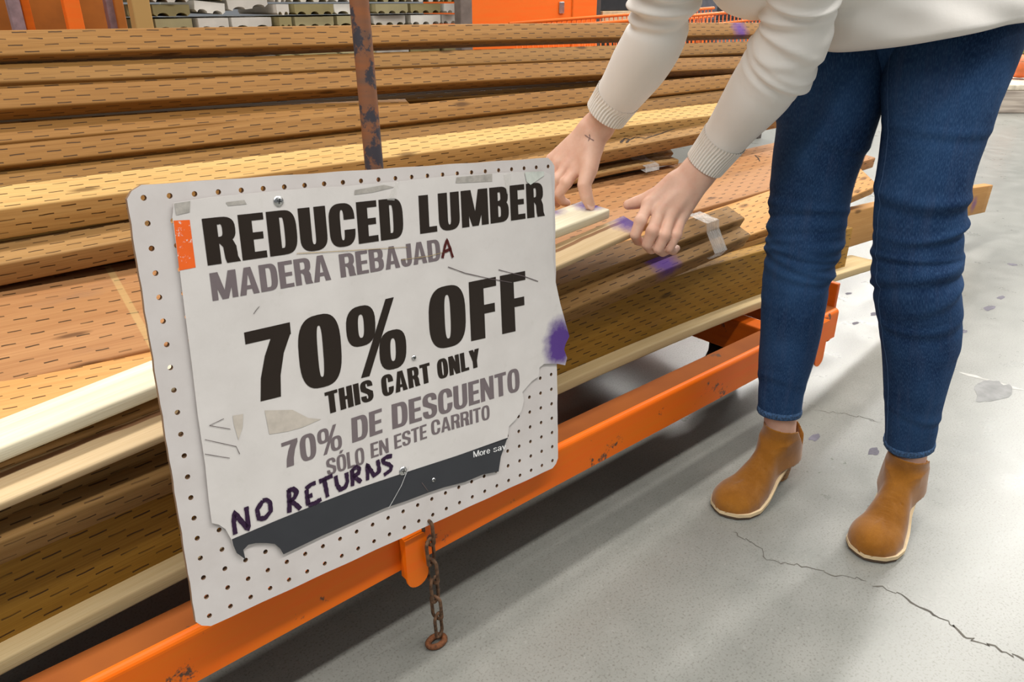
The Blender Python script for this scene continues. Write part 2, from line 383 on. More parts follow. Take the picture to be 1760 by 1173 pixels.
# front
d2 = B('broad brown treated board standing on edge along the front', [(0, 937, .9), (272, 820, .9), (970, 538, .9), (1247, 452, .9), (1318, 430, .9), (1434, 397, .9)], None, .038, .132, M['treated_brown'], theta=1, px1=1466, seg=60)
d3 = B('long orange-brown board sticking out past the blue jeans', [(1000, 512, .945), (1434, 372, .97), (1500, 356, .98), (1650, 326, 1.0)], None, .038, .118, wood('long_board_wood', (.46, .23, .07), (.53, .29, .10), (.28, .13, .035), incised=False, sprays=[(3.4, -.07, .04, .6)]), theta=2, x0=1.0, px1=1707)
t1 = wood('sprayed_bundle_wood', (.26, .14, .045), (.34, .20, .075), (.14, .07, .02), sprays=[(1.19, .015, .045, .9), (1.17, .04, .03, .8)], rowp=.0115)
B('upper of two taped brown boards under the left hand', [(0, 868, .885), (279, 757, .885), (963, 492, .885), (1180, 412, .885), (1282, 375, .885)], [(0, 815), (279, 710), (963, 455), (1190, 374), (1270, 345)], .05, .036, wood('bundle_wood', (.24, .125, .038), (.31, .175, .06), (.13, .06, .016)), px1=1281, endskew=-.01)
B('lower of two taped brown boards, purple paint on its face', [(0, 932, .855), (282, 818, .86), (970, 536, .86), (1062, 499, .86), (1290, 405, .86)], [(0, 872), (282, 765), (963, 494), (1180, 413), (1282, 376)], .05, .038, t1, px1=1291, endskew=-.01)
c1m = wood('pale_pine_sprayed', (.68, .62, .46), (.76, .72, .58), (.52, .42, .26), incised=False, knots=False, sprays=[(1.045, .045, .040, 1.0), (.965, .072, .030, .7)])
B('white pine board pinched by the right hand, purple sprayed end', [(0, 768, .87), (260, 665, .875), (961, 392, .90), (1050, 358, .905)], [(0, 716), (260, 622), (960, 357), (1029, 333)], .075, .018, c1m, px1=1048, wob=.0015)
B('rough tan board squeezed between the two pale boards', [(0, 798, .888), (260, 702, .890), (700, 543, .89)], [(0, 766), (260, 668), (700, 510)], .036, .010, M['treated_tan'], px1=700)
c2m = wood('pale_pine_streaked', (.54, .40, .23), (.62, .48, .30), (.44, .29, .14), incised=False, knots=False, streak=(.038, .035, .0045, (.20, .095, .045)), sprays=[(1.085, .03, .042, .95)])
B('pale board with a brown streak, gripped by the left hand', [(0, 864, .845), (279, 751, .85), (963, 454, .855), (1085, 402, .86)], [(0, 797), (271, 700), (961, 416), (1090, 361)], .054, .013, c2m, px1=1106)
cb = B('thin cream board lying lowest, just above the orange rail', [(0, 1140, .873), (302, 979, .873), (962, 655, .873), (1310, 522, .873), (1430, 477, .873), (1501, 450, .873)], None, .09, .022, M['cream'], theta=0, px1=1512)
# filler boards added inside the pile so light does not leak through
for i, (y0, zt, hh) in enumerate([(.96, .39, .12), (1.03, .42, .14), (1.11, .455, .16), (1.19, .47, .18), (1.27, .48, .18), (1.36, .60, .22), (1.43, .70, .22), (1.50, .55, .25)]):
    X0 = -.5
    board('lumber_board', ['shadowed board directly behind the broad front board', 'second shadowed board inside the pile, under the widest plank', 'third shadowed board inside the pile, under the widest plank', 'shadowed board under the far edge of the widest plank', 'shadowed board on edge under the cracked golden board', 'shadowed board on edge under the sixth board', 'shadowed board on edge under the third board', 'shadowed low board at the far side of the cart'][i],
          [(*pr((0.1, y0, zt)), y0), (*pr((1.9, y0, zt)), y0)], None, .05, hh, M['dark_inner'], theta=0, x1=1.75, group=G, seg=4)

# ---------------------------------------------------------------- cart
cart = empty('lumber_cart', (1.0, 1.1, 0)); tag(cart, 'orange steel lumber cart under the piled boards', 'cart')
def cobj(name, bm, m, smooth=False):
    o = obj(name, bm, m, cart, smooth); o.matrix_parent_inverse = Matrix.Translation((-1.0, -1.1, 0)); return o
def channel(bm, xa, xb, yf, zt, h, fl, th=.004, sgn=1, r=.010):
    prof = []
    for k in range(6):
        a = PI + (PI / 2) * k / 5; prof.append((yf + sgn * (r + r * math.cos(a)), zt - r - r * math.sin(a)))
    prof = [(yf, zt - h)] + prof + [(yf + sgn * fl, zt)]
    inner = [(yf + sgn * fl, zt - th)] + [(yf + sgn * (r + (r - th) * math.cos(a)), zt - r - (r - th) * math.sin(a)) for a in [PI * 1.5 - (PI / 2) * k / 5 for k in range(6)]] + [(yf + sgn * th, zt - h)]
    P = prof + inner; segs = 30; rg = []
    for i in range(segs + 1):
        x = xa + (xb - xa) * i / segs
        rg.append([bm.verts.new((x, y, z + ZR(x))) for y, z in P])
    n = len(P)
    for i in range(segs):
        for k in range(n): bm.faces.new((rg[i][k], rg[i][(k + 1) % n], rg[i + 1][(k + 1) % n], rg[i + 1][k]))
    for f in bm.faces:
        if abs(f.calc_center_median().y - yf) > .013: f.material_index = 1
    bm.faces.new(rg[0]); bm.faces.new(rg[-1][::-1]); bmesh.ops.recalc_face_normals(bm, faces=bm.faces)
def ZR(x): return -.012 * max(0, min(1, (x - .7) / 1.1))
bm = bmesh.new(); channel(bm, -.6, 1.80, .775, .250, .078, .055); cobj('side_rail', bm, [M['orange'], M['orange_shaded_dusty']])
bm = bmesh.new(); channel(bm, -.6, 1.80, 1.56, .250, .078, .055, sgn=-1); cobj('side_rail', bm, [M['orange'], M['orange_shaded_dusty']])
for xx in (-.55, .35, 1.52):
    bm = bmesh.new(); add_box(bm, (xx, .79, .165), (xx + .05, 1.55, .246), .004); cobj('cross_beam', bm, M['orange_dark'])
bm = bmesh.new(); add_box(bm, (1.80, .79, .14), (1.815, 1.54, .30), .003); cobj('end_plate', bm, M['orange_dark'])
def pocket(x, y, z0, z1, wd=.040, dp=.03):
    bm = bmesh.new(); n = 10; rows = []
    out = [(x - wd / 2, z1), (x - wd / 2, z0 + wd / 2)] + [(x - wd / 2 * math.cos(a), z0 + wd / 2 - wd / 2 * math.sin(a)) for a in [PI * k / n for k in range(1, n)]] + [(x + wd / 2, z0 + wd / 2), (x + wd / 2, z1)]
    add_prism(bm, out, lambda p: Vector((p[0], y - dp, p[1])), lambda p: Vector((p[0], y - dp + .004, p[1])))
    add_box(bm, (x - wd / 2 + .0005, y - dp + .003, z0 + .02), (x + wd / 2 - .0005, y, z1))
    bmesh.ops.recalc_face_normals(bm, faces=bm.faces)
    return cobj('stake_pocket', bm, M['orange'])
pocket(.487, .774, .142, .235, wd=.038, dp=.016); pocket(1.70, .774, .115, .235, wd=.04, dp=.016)
# casters
def caster(x, y):
    bm = bmesh.new(); add_tube(bm, [(x, y - .022, .065), (x, y + .022, .065)], .065, 28); o = cobj('wheel', bm, M['black'], False)
    bm = bmesh.new()
    for s in (-1, 1): add_box(bm, (x - .03, y + s * .03 - .003, .05), (x + .045, y + s * .03 + .003, .145), .002)
    add_box(bm, (x - .05, y - .045, .142), (x + .06, y + .045, .165), .003); cobj('caster_fork', bm, M['dark'])
for x, y in ((1.63, .98), (1.63, 1.45), (-.4, .98), (-.4, 1.45)): caster(x, y)
# upright post, leaning back a little
pa = ony(690, 800, .80); pb = ony(617, 0, .87); dv = (pb - pa) / np.linalg.norm(pb - pa)
pa = pb - dv * (pb[2] - .19) / dv[2]
bm = bmesh.new(); add_tube(bm, [pa + dv * t for t in np.linspace(0, 1.02, 14)], .0118, 20); cobj('upright_post', bm, M['post_paint'], True)
# chain
ch = empty('chain', (.52, .757, .2)); tag(ch, 'rusty iron chain hanging from the cart rail to the floor', 'chain')
top = ony(735, 905, .752); bot = np.array([.523, .762, .012])
def link_mesh(bm, c, d, side, L=.034, Wd=.019, r=.0028):
    d = Vector(d).normalized(); s = Vector(side); s = (s - d * s.dot(d)).normalized(); c = Vector(c); pts = []
    hl = L / 2 - Wd / 2
    for k in range(10): a = PI * k / 9; pts.append(c + d * (hl + math.sin(a) * Wd / 2) + s * math.cos(a) * Wd / 2)
    for k in range(10): a = PI * k / 9; pts.append(c - d * (hl + math.sin(a) * Wd / 2) - s * math.cos(a) * Wd / 2)
    add_tube(bm, pts, r, 8, closed=True)
nl = 6; vd = bot - top
for k in range(nl):
    c = top + vd * (k + .3) / nl; bm = bmesh.new(); link_mesh(bm, c, vd, (1, .4, 0) if k % 2 else (.35, -1, 0), L=np.linalg.norm(vd) / nl + .009, Wd=.017)
    o = obj('chain_link', bm, M['rust'], ch, True); o.matrix_parent_inverse = Matrix.Translation((-.52, -.757, -.2))
bm = bmesh.new(); c = onz(750, 1103, .005); add_tube(bm, [(c[0] + .015 * math.cos(a), c[1] + .010 * math.sin(a), .0055) for a in [2 * PI * k / 20 for k in range(20)]], .005, 8, closed=True)
o = obj('end_ring', bm, M['rust_red'], ch, True); o.matrix_parent_inverse = Matrix.Translation((-.52, -.757, -.2))

# ---------------------------------------------------------------- the sign
IN = .0254
def hp(X, Y, u, v): return PD(u, v, (29.71 + .6598 * X + .248 * Y) * IN)
SO = hp(0, 0, 246.9, 340.3); a = hp(23, 0, 941.7, 286.3) - SO; b = hp(0, 19, 337.1, 1067.5) - SO
EX = a / np.linalg.norm(a); EN = np.cross(b, a); EN /= np.linalg.norm(EN); EY = np.cross(EN, EX); EY = EY if EY @ b > 0 else -EY
if EN @ (CC - SO) < 0: EN = -EN
def spt(X, Y, o=0.0): return Vector(SO + EX * X * IN + EY * Y * IN + EN * o)      # inches on the board, metres off it
def sxy(px, py, o=0.0):
    r = ray(px, py); O = SO + EN * o; t = ((O - CC) @ EN) / (r @ EN); q = CC + r * t - O; return (q @ EX) / IN, (q @ EY) / IN
sign = empty('sale_sign', tuple(spt(11.5, 20, 0)))
tag(sign, 'battered white pegboard sign reading REDUCED LUMBER 70% OFF, hung on the cart', 'sign')
MPI = Matrix.Translation(-Vector(spt(11.5, 20, 0)))
def sobj(name, bm, m, parent=None, smooth=False, uvs=True):
    if uvs:
        uvl = bm.loops.layers.uv.verify(); so = Vector(SO); ex = Vector(EX); ey = Vector(EY)
        for f in bm.faces:
            for lp in f.loops: d = lp.vert.co - so; lp[uvl].uv = (d.dot(ex) / IN, d.dot(ey) / IN)
    o = obj(name, bm, m, parent or sign, smooth)
    if parent is None: o.matrix_parent_inverse = MPI
    return o
def pegmat():
    t = NT('white_hardboard'); uv = t.uv(); n = t.noise(uv, .35, 5, .6); n2 = t.noise(uv, 4, 5, .7)
    c = t.mix(t.ramp(n, .3, .7), (.62, .575, .555), (.70, .66, .645)); c = t.mix(t.math('MULTIPLY', t.ramp(n2, .66, .75), .35), c, (.40, .34, .29))
    t.bump(n2, .0003, .15); return t.done(c, .33, 0, .5)
M['peg'] = pegmat(); M['peg_edge'] = flat('hardboard_edge', (.23, .14, .08), .8)
L0, T0 = -.62, -.50; R0, Bt = 23.55, 19.55
NH = 12; TH = .0055
bm = bmesh.new(); cache = {}
def gv(X, Y, o):
    k = (round(X, 4), round(Y, 4), o)
    if k not in cache:
        # rounded corners, a little frayed
        x_, y_ = X, Y
        for (cx, cy, sx, sy) in ((L0, T0, 1, 1), (R0, T0, -1, 1), (L0, Bt, 1, -1), (R0, Bt, -1, -1)):
            if abs(X - cx) < 1e-3 and abs(Y - cy) < 1e-3: x_ += sx * .22; y_ += sy * .22
        if X == L0 or X == R0: x_ += .012 * math.sin(Y * 2.3) + .012 * math.sin(Y * 7.9)
        if Y == T0 or Y == Bt: y_ += .012 * math.sin(X * 1.9)
        cache[k] = bm.verts.new(spt(x_, y_, o))
    return cache[k]
for i in range(24):
    for j in range(20):
        xa = L0 if i == 0 else i - .5; xb = R0 if i == 23 else i + .5; ya = T0 if j == 0 else j - .5; yb = Bt if j == 19 else j + .5
        rh = .115
        def edge_pt(a):
            dx, dy = math.cos(a), math.sin(a)
            tx = ((xb - i) if dx > 0 else (i - xa)) / max(abs(dx), 1e-9); ty = ((yb - j) if dy > 0 else (j - ya)) / max(abs(dy), 1e-9)
            t = min(tx, ty); return i + dx * t, j + dy * t
        # square border uses corners + edge mids so neighbours share them
        bpts = [(xb, j), (xb, yb), (i, yb), (xa, yb), (xa, j), (xa, ya), (i, ya), (xb, ya)]
        hang = [2 * PI * k / 16 for k in range(16)]
        for o_ in (0.0, -TH):
            bv = [gv(*p, o_) for p in bpts]
            hv = [bm.verts.new(spt(i + rh * math.cos(a_), j + rh * math.sin(a_), o_)) for a_ in hang]
            for k in range(8):
                q = [bv[k], bv[(k + 1) % 8], hv[(2 * k + 2) % 16], hv[(2 * k + 1) % 16], hv[2 * k]]
                f = bm.faces.new(q if o_ == 0 else q[::-1])
            if o_ == 0: hf = hv
        for k in range(16):
            f = bm.faces.new((hf[k], hf[(k + 1) % 16], hv[(k + 1) % 16], hv[k])); f.material_index = 1
for e in [e for e in bm.edges if len(e.link_faces) == 1]:
    pass
# outer rim
def rim(seq):
    for p, q in zip(seq[:-1], seq[1:]):
        f = bm.faces.new((gv(*p, 0.0), gv(*q, 0.0), gv(*q, -TH), gv(*p, -TH))); f.material_index = 1
xsn = sorted({L0, R0} | {i for i in range(24)} | {i + .5 for i in range(23)}); ysn = sorted({T0, Bt} | {j for j in range(20)} | {j + .5 for j in range(19)})
rim([(x, T0) for x in xsn]); rim([(x, Bt) for x in xsn]); rim([(L0, y) for y in ysn]); rim([(R0, y) for y in ysn])
bmesh.ops.recalc_face_normals(bm, faces=bm.faces)
sobj('pegboard', bm, [M['peg'], M['peg_edge']])

# printed sheet
SOFF = .0034
sheet_px = [(299.3, 349), (363, 339.3), (450, 331), (530, 324), (600, 320), (687, 312), (779, 302), (845.5, 298.4), (879, 295.8), (935, 294.5), (947, 301), (950, 350), (951.7, 413), (950.4, 444), (955, 485), (963, 522), (968, 540), (978.5, 578.4), (972, 592), (969.6, 601.4), (974.7, 615.4), (971.4, 628.2), (958, 625.7), (935, 625.7), (927.4, 632), (926, 647.4), (914.6, 655), (898, 674.3), (900.5, 688.3), (896.7, 706.2), (886.4, 721.6), (875, 733), (872.4, 752.3), (860.9, 785.5), (857, 811), (830, 816), (799.5, 829), (763.7, 838), (736.7, 847), (700, 861), (663.6, 873), (620, 892), (552.5, 922), (487.3, 953.5), (481, 943), (472, 935.5), (457.9, 934), (440, 934), (427, 936.8), (418.2, 945.8), (422, 962.4), (406.7, 950.9), (401, 938), (397.7, 927.9), (387.5, 910), (376, 902.3), (364.5, 899.7), (359.4, 864), (353, 800), (340.2, 714), (330, 627), (318.5, 540), (309.5, 467), (296.7, 375)]
def sheetmat():
    t = NT('printed_plastic_sheet'); uv = t.uv(); n = t.noise(uv, .3, 5, .6); n2 = t.noise(uv, 1.1, 6, .7)
    c = t.mix(t.ramp(n, .3, .7), (.68, .645, .62), (.76, .725, .70))
    c = t.mix(t.math('MULTIPLY', t.ramp(n2, .58, .72), .22), c, (.52, .50, .44))
    cx, cy = sxy(957, 592, SOFF)
    dv_ = t.node('ShaderNodeVectorMath', {0: uv, 1: (cx + .3, cy, 0)}, operation='SUBTRACT')
    sc = t.scalev(dv_.outputs[0], (1, .85, 0)); ln = t.node('ShaderNodeVectorMath', {0: sc}, operation='LENGTH').outputs['Value']
    ln = t.math('ADD', ln, t.math('MULTIPLY', t.math('SUBTRACT', t.noise(uv, 14, 5, .8), .5), .45))
    ln = t.math('ADD', ln, t.math('MULTIPLY', t.math('SUBTRACT', t.noise(uv, 1.4, 2), .5), .8))
    c = t.mix(t.math('SUBTRACT', 1.0, t.ramp(ln, .85, 1.75)), c, PURPLE)
    t.bump(n, .003, .25); return t.done(c, .30, 0, .5)
M['sheet'] = sheetmat()
poly = [sxy(px, py, SOFF) for px, py in sheet_px]
def lift(p):      # the sheet stands a little off the board at its left edge
    return SOFF + .0 * p[0]
bm = bmesh.new(); add_prism(bm, poly, lambda p: spt(p[0], p[1], SOFF), lambda p: spt(p[0], p[1], SOFF - .0007))
bmesh.ops.recalc_face_normals(bm, faces=bm.faces); sheet = sobj('printed_sheet', bm, M['sheet'])
def decal(name, pxs, mat, off=.0003, parent=None):
    bm = bmesh.new(); P = [sxy(px, py, SOFF + off) for px, py in pxs]
    vs = [bm.verts.new(spt(x, y, SOFF + off)) for x, y in P]
    for t in tessellate_polygon([[Vector((x, y, 0)) for x, y in P]]): bm.faces.new([vs[i] for i in t])
    bmesh.ops.recalc_face_normals(bm, faces=bm.faces)
    return sobj(name, bm, mat, parent or sheet)
def inkmat(name, c, wear=.25, wc=(.62, .60, .57), thr=.69):
    t = NT(name); uv = t.uv(); n = t.noise(uv, 3.0, 7, .75); n2 = t.noise(uv, .8, 3)
    return t.done(t.mix(t.math('MULTIPLY', t.ramp(n, thr, thr + .05), wear), t.mix(n2, c, tuple(k * 1.25 for k in c)), wc), .42, 0, .25)
M['ink'] = inkmat('black_print', (.022, .015, .011)); M['grey_ink'] = inkmat('grey_print', (.165, .135, .142), .15)
M['band'] = inkmat('charcoal_print', (.038, .040, .046), .5); M['orange_ink'] = inkmat('orange_print', (.80, .13, .02), 1.0, (.78, .72, .68), .58)
M['white_ink'] = inkmat('white_print', (.75, .75, .75), 0); M['marker'] = inkmat('purple_black_marker', (.028, .010, .036), .35, (.3, .25, .35), .6)
M['red_marker'] = inkmat('dark_red_marker', (.075, .012, .010), 0)
tapem = NT('clear_tape'); tapem.b.inputs['Alpha'].default_value = .35; M['tape'] = tapem.done((.80, .78, .74), .12, 0, .6)
M['grime'] = flat('tape_grime', (.60, .54, .47), .5, var=.06, scale=90)
M['grime_dark'] = flat('dark_grime', (.46, .43, .39), .5, var=.12, scale=120)

decal('orange_block', [(298.3, 379.5), (326.1, 378.2), (336.4, 460), (308.2, 465.4)], M['orange_ink'])
decal('charcoal_band', [(398.6, 927.5), (478, 894), (546, 866.5), (615, 840), (700, 811.5), (785, 784), (873, 755), (872.0, 753), (860.9, 785.5), (857, 811), (830, 816), (799.5, 829), (763.7, 838), (736.7, 847), (700, 861), (663.6, 873), (620, 892), (552.5, 922), (487.3, 953.5), (481, 943), (472, 935.5), (457.9, 934), (440, 934), (427, 936.8), (418.2, 945.8), (422, 962.4), (406.7, 950.9), (401, 938)], M['band'])

# lettering: strokes of a heavy condensed grotesque, in unit cells
def rect(x0, y0, x1, y1): return [(x0, y0), (x1, y0), (x1, y1), (x0, y1)]
def sup(cx, cy, rx, ry, a0, a1, n=12, e=2.6):
    out = []
    for k in range(n + 1):
        a = math.radians(a0 + (a1 - a0) * k / n); c, s_ = math.cos(a), math.sin(a)
        out.append((cx + rx * math.copysign(abs(c) ** (2 / e), c), cy + ry * math.copysign(abs(s_) ** (2 / e), s_)))
    return out
def arc(cx, cy, rx, ry, tx, ty, a0, a1, n=12, e=2.6):
    return sup(cx, cy, rx, ry, a0, a1, n, e) + sup(cx, cy, rx - tx, ry - ty, a1, a0, n, e)
def glyph(c, s=.24, hs=.155):
    """returns (width, polys) with height 1, y up; s stem, hs horizontal stroke, w width"""
    w = .54; P = []
    if c == 'E': w = .46; P = [rect(0, 0, s, 1), rect(s, 0, w, hs), rect(s, .43, w * .93, .43 + hs), rect(s, 1 - hs, w, 1)]
    elif c == 'F': w = .45; P = [rect(0, 0, s, 1), rect(s, .42, w * .92, .42 + hs), rect(s, 1 - hs, w, 1)]
    elif c == 'L': w = .44; P = [rect(0, 0, s, 1), rect(s, 0, w, hs)]
    elif c == 'T': w = .52; P = [rect(w / 2 - s / 2, 0, w / 2 + s / 2, 1 - hs), rect(0, 1 - hs, w, 1)]
    elif c == 'I': w = s; P = [rect(0, 0, s, 1)]
    elif c == 'H': w = .56; P = [rect(0, 0, s, 1), rect(w - s, 0, w, 1), rect(s, .42, w - s, .58)]
    elif c == 'N': w = .57; P = [rect(0, 0, s * .9, 1), rect(w - s * .9, 0, w, 1), [(0, 1), (s * .98, 1), (w, 0), (w - s * .98, 0)]]
    elif c == 'M': w = .76; q = s * .85; P = [rect(0, 0, q, 1), rect(w - q, 0, w, 1), [(0, 1), (q * 1.35, 1), (w / 2 + .07, 0), (w / 2 - .09, 0)], [(w, 1), (w - q * 1.35, 1), (w / 2 - .07, 0), (w / 2 + .09, 0)]]
    elif c == 'A': w = .60; P = [[(0, 0), (s * .95, 0), (w / 2 + .01, .84), (w / 2 + s * .52, 1), (w / 2 - s * .52, 1)], [(w, 0), (w - s * .95, 0), (w / 2 - .01, .84), (w / 2 - s * .52, 1), (w / 2 + s * .52, 1)], rect(w * .28, .2, w * .72, .34)]
    elif c == 'Y': w = .58; P = [rect(w / 2 - s / 2, 0, w / 2 + s / 2, .45), [(0, 1), (s * 1.02, 1), (w / 2 + s * .5, .42), (w / 2 - s * .5, .38)], [(w, 1), (w - s * 1.02, 1), (w / 2 - s * .5, .42), (w / 2 + s * .5, .38)]]
    elif c in 'DO0CJU':
        if c == 'D':
            w = .56; P = [rect(0, 0, s, 1), arc(w * .5, .5, w * .5, .5, s, hs, -90, 90, 20, 3.0), rect(s * .9, 0, w * .5, hs), rect(s * .9, 1 - hs, w * .5, 1)]
        elif c in 'O0': w = .56 if c == 'O' else .54; P = [arc(w / 2, .5, w / 2, .515, s, hs, 0, 180, 20, 2.9), arc(w / 2, .5, w / 2, .515, s, hs, 180, 360, 20, 2.9)]
        elif c == 'C':
            w = .56; P = [arc(w / 2, .62, w / 2, .395, s, hs, 0, 180, 16, 2.7), rect(0, .37, s, .63), arc(w / 2, .38, w / 2, .395, s, hs, 180, 360, 16, 2.7)]
        elif c == 'U': w = .56; P = [rect(0, .3, s, 1), rect(w - s, .3, w, 1), arc(w / 2, .31, w / 2, .325, s, hs, 180, 360, 16, 2.6)]
        elif c == 'J': w = .46; P = [rect(w - s, .28, w, 1), arc(w / 2, .29, w / 2, .305, s * .95, hs, 180, 360, 14, 2.4), rect(0, .26, s * .9, .36)]
    elif c in 'RBP':
        w = .56; b = .44 if c == 'R' else .47
        P = [rect(0, 0, s, 1), rect(s * .9, 1 - hs, w * .5, 1), rect(s * .9, b, w * .5, b + hs * .92), arc(w * .5, (1 + b) / 2, w * .48, (1 - b) / 2, s * .95, hs * .95, -90, 90, 14, 2.8)]
        if c == 'B': P += [rect(s * .9, 0, w * .5, hs), arc(w * .5, b / 2 + hs * .45, w * .5, b / 2 + hs * .45, s, hs, -90, 90, 14, 2.8)]
        else: P += [[(w * .46, b + .03), (w * .86, b + .05), (w * .95, b - .09), (w * .97, .12), (w * 1.04, 0), (w * .60, 0), (w * .56, .12), (w * .54, b - .09), (w * .44, b)]]
    elif c == 'S':
        w = .54; P = [arc(w / 2, .735, w / 2, .28, s * .98, hs, 0, 180, 14, 2.5), arc(w / 2, .27, w / 2, .285, s * .98, hs, 180, 360, 14, 2.5),
                      [(0, .75), (s, .75), (s * 1.08, .66), (w * .98, .44), (w, .27), (w - s, .27), (w - s * 1.1, .36), (w * .03, .56)]]
        P[0] = arc(w / 2, .735, w / 2, .28, s * .98, hs, -5, 180, 14, 2.5); P[1] = arc(w / 2, .27, w / 2, .285, s * .98, hs, 175, 360, 14, 2.5)
    elif c == '7':
        w = .52; P = [rect(0, 1 - hs * 1.1, w, 1), [(w, 1), (w, .86), (w * .80, .6), (w * .68, .3), (w * .64, 0), (w * .18, 0), (w * .24, .32), (w * .38, .62), (w * .56, .86)]]
    elif c == '%':
        w = .86; r = .20; P = []
        for cx, cy in ((r + .01, .72), (w - r - .01, .28)): P += [arc(cx, cy, r, .285, s * .68, hs * .8, 0, 180, 14, 2.7), arc(cx, cy, r, .285, s * .68, hs * .8, 180, 360, 14, 2.7)]
        P += [[(w * .20, -.02), (w * .34, -.02), (w * .80, 1.02), (w * .66, 1.02)]]
    elif c == ' ': w = .22
    # light lower case for the tag line
    elif c == 'o': w = .5; P = [arc(w / 2, .36, w / 2, .375, .13, .11, 0, 180, 12, 2.1), arc(w / 2, .36, w / 2, .375, .13, .11, 180, 360, 12, 2.1)]
    elif c == 'r': w = .33; P = [rect(0, 0, .14, .72), arc(.30, .42, .23, .31, .13, .12, 90, 180, 8, 2)]
    elif c == 'e': w = .5; P = [arc(w / 2, .36, w / 2, .375, .13, .11, 0, 180, 12, 2.1), arc(w / 2, .36, w / 2, .375, .13, .11, 180, 330, 12, 2.1), rect(.08, .32, w - .02, .42)]
    elif c == 's': w = .44; P = [arc(w / 2, .54, w / 2 - .01, .19, .13, .1, 10, 200, 10, 2.2), arc(w / 2, .19, w / 2, .2, .13, .1, 175, 375, 10, 2.2), [(.02, .5), (.14, .46), (w - .02, .24), (w - .14, .28)]]
    elif c == 'a': w = .47; P = [arc(w / 2, .5, w / 2 - .02, .235, .13, .1, 0, 165, 10, 2.2), rect(w - .15, 0, w - .015, .5), arc(w / 2 - .02, .2, w / 2 - .02, .21, .13, .1, 0, 180, 10, 2.1), arc(w / 2 - .02, .2, w / 2 - .02, .21, .13, .1, 180, 360, 10, 2.1)]
    elif c == 'v': w = .48; P = [[(0, .72), (.15, .72), (w / 2 + .05, .0), (w / 2 - .07, 0)], [(w, .72), (w - .15, .72), (w / 2 - .05, 0), (w / 2 + .07, 0)]]
    if c == 'Ó': w, P = glyph('O', s, hs); P = P + [[(.2, 1.08), (.34, 1.08), (.46, 1.25), (.26, 1.25)]]
    return w, P
def word(text, quad, mat, s=.24, hs=.155, gap=.055, off=.0004, name='lettering'):
    """quad: TL TR BR BL in photo pixels, carried onto the sheet's plane"""
    Q = [np.array(sxy(*p, SOFF + off)) for p in quad]
    gl = [glyph(c, s, hs) for c in text]; tot = sum(g[0] for g in gl) + gap * (len(gl) - 1); x = 0; bm = bmesh.new()
    lay = 0
    for w_, P in gl:
        for poly in P:
            pts = []
            for (a_, b_) in poly:
                u = (x + a_) / tot; q = (Q[3] * (1 - u) + Q[2] * u) * (1 - b_) + (Q[0] * (1 - u) + Q[1] * u) * b_; pts.append(q)
            vs = [bm.verts.new(spt(p[0], p[1], SOFF + off + lay * .000012)) for p in pts]; lay = (lay + 1) % 5
            for t in tessellate_polygon([[Vector((p[0], p[1], 0)) for p in pts]]):
                try: bm.faces.new([vs[i] for i in t])
                except ValueError: pass
        x += w_ + gap
    for f in bm.faces:
        f.normal_update()
        if f.normal.dot(Vector(EN)) < 0: f.normal_flip()
    return sobj(name, bm, mat, sheet)
word('REDUCED', [(346.6, 376.4), (690.5, 339.5), (694.6, 408.5), (357.3, 456.9)], M['ink'])
word('LUMBER', [(719.2, 336.7), (933, 313), (935.5, 371.3), (722.3, 402.5)], M['ink'])
word('MADERA', [(359.9, 470.2), (564, 437), (569.4, 481), (365.8, 517.8)], M['grey_ink'], s=.20, hs=.14)
word('REBAJAD', [(581.9, 437.7), (755, 410.9), (758, 447.5), (586.2, 477.6)], M['grey_ink'], s=.20, hs=.14)
word('70%', [(419.5, 572), (697, 509), (700.5, 628.5), (434, 694)], M['ink'], s=.235, hs=.15, gap=.07)
word('OFF', [(735, 499.5), (902.5, 466), (906.5, 565), (739.5, 603)], M['ink'], s=.235, hs=.15, gap=.07)
def lerpq(TL, TR, BR, BL, a_, b_):
    TL, TR, BR, BL = map(np.array, (TL, TR, BR, BL)); f = lambda u: (TL + (TR - TL) * u, BL + (BR - BL) * u)
    (t0, b0), (t1, b1) = f(a_), f(b_); return [tuple(t0), tuple(t1), tuple(b1), tuple(b0)]
LN = ((557.6, 675.5), (823, 598.8), (826, 630), (562, 713))
def fx(px): return (px - 557.6) / (823 - 557.6)
word('THIS', lerpq(*LN, fx(557.6), fx(639)), M['ink']); word('CART', lerpq(*LN, fx(654), fx(738)), M['ink']); word('ONLY', lerpq(*LN, fx(750), fx(823)), M['ink'])
word('70%', [(483.4, 762.5), (586, 727), (589, 771), (488, 806)], M['grey_ink'], s=.19, hs=.13)
word('DE', [(603.8, 719.5), (656, 702), (657.5, 744), (605.6, 762)], M['grey_ink'], s=.20, hs=.14)
word('DESCUENTO', [(672.9, 696), (892, 632.5), (893.8, 671.5), (674.7, 738.5)], M['grey_ink'], s=.20, hs=.14)
word('SÓLO', [(560, 791), (625, 768.5), (627, 797), (563, 818)], M['grey_ink'], s=.18, hs=.13)
word('EN', [(636.6, 763), (667, 753), (668.5, 778), (638, 788.5)], M['grey_ink'], s=.18, hs=.13)
word('ESTE', [(677, 749), (733, 729), (734, 753.5), (678.5, 773)], M['grey_ink'], s=.18, hs=.13)
word('CARRITO', [(740.5, 724.5), (841, 696), (842, 720.5), (742, 749)], M['grey_ink'], s=.18, hs=.13)
word('More', [(813.3, 776.5), (842, 769.3), (842.5, 779), (814, 786.8)], M['white_ink'], s=.13, hs=.1, off=.0007)
word('sav', [(847.5, 768), (869.5, 762.5), (870, 772), (848.2, 777.8)], M['white_ink'], s=.13, hs=.1, off=.0007)
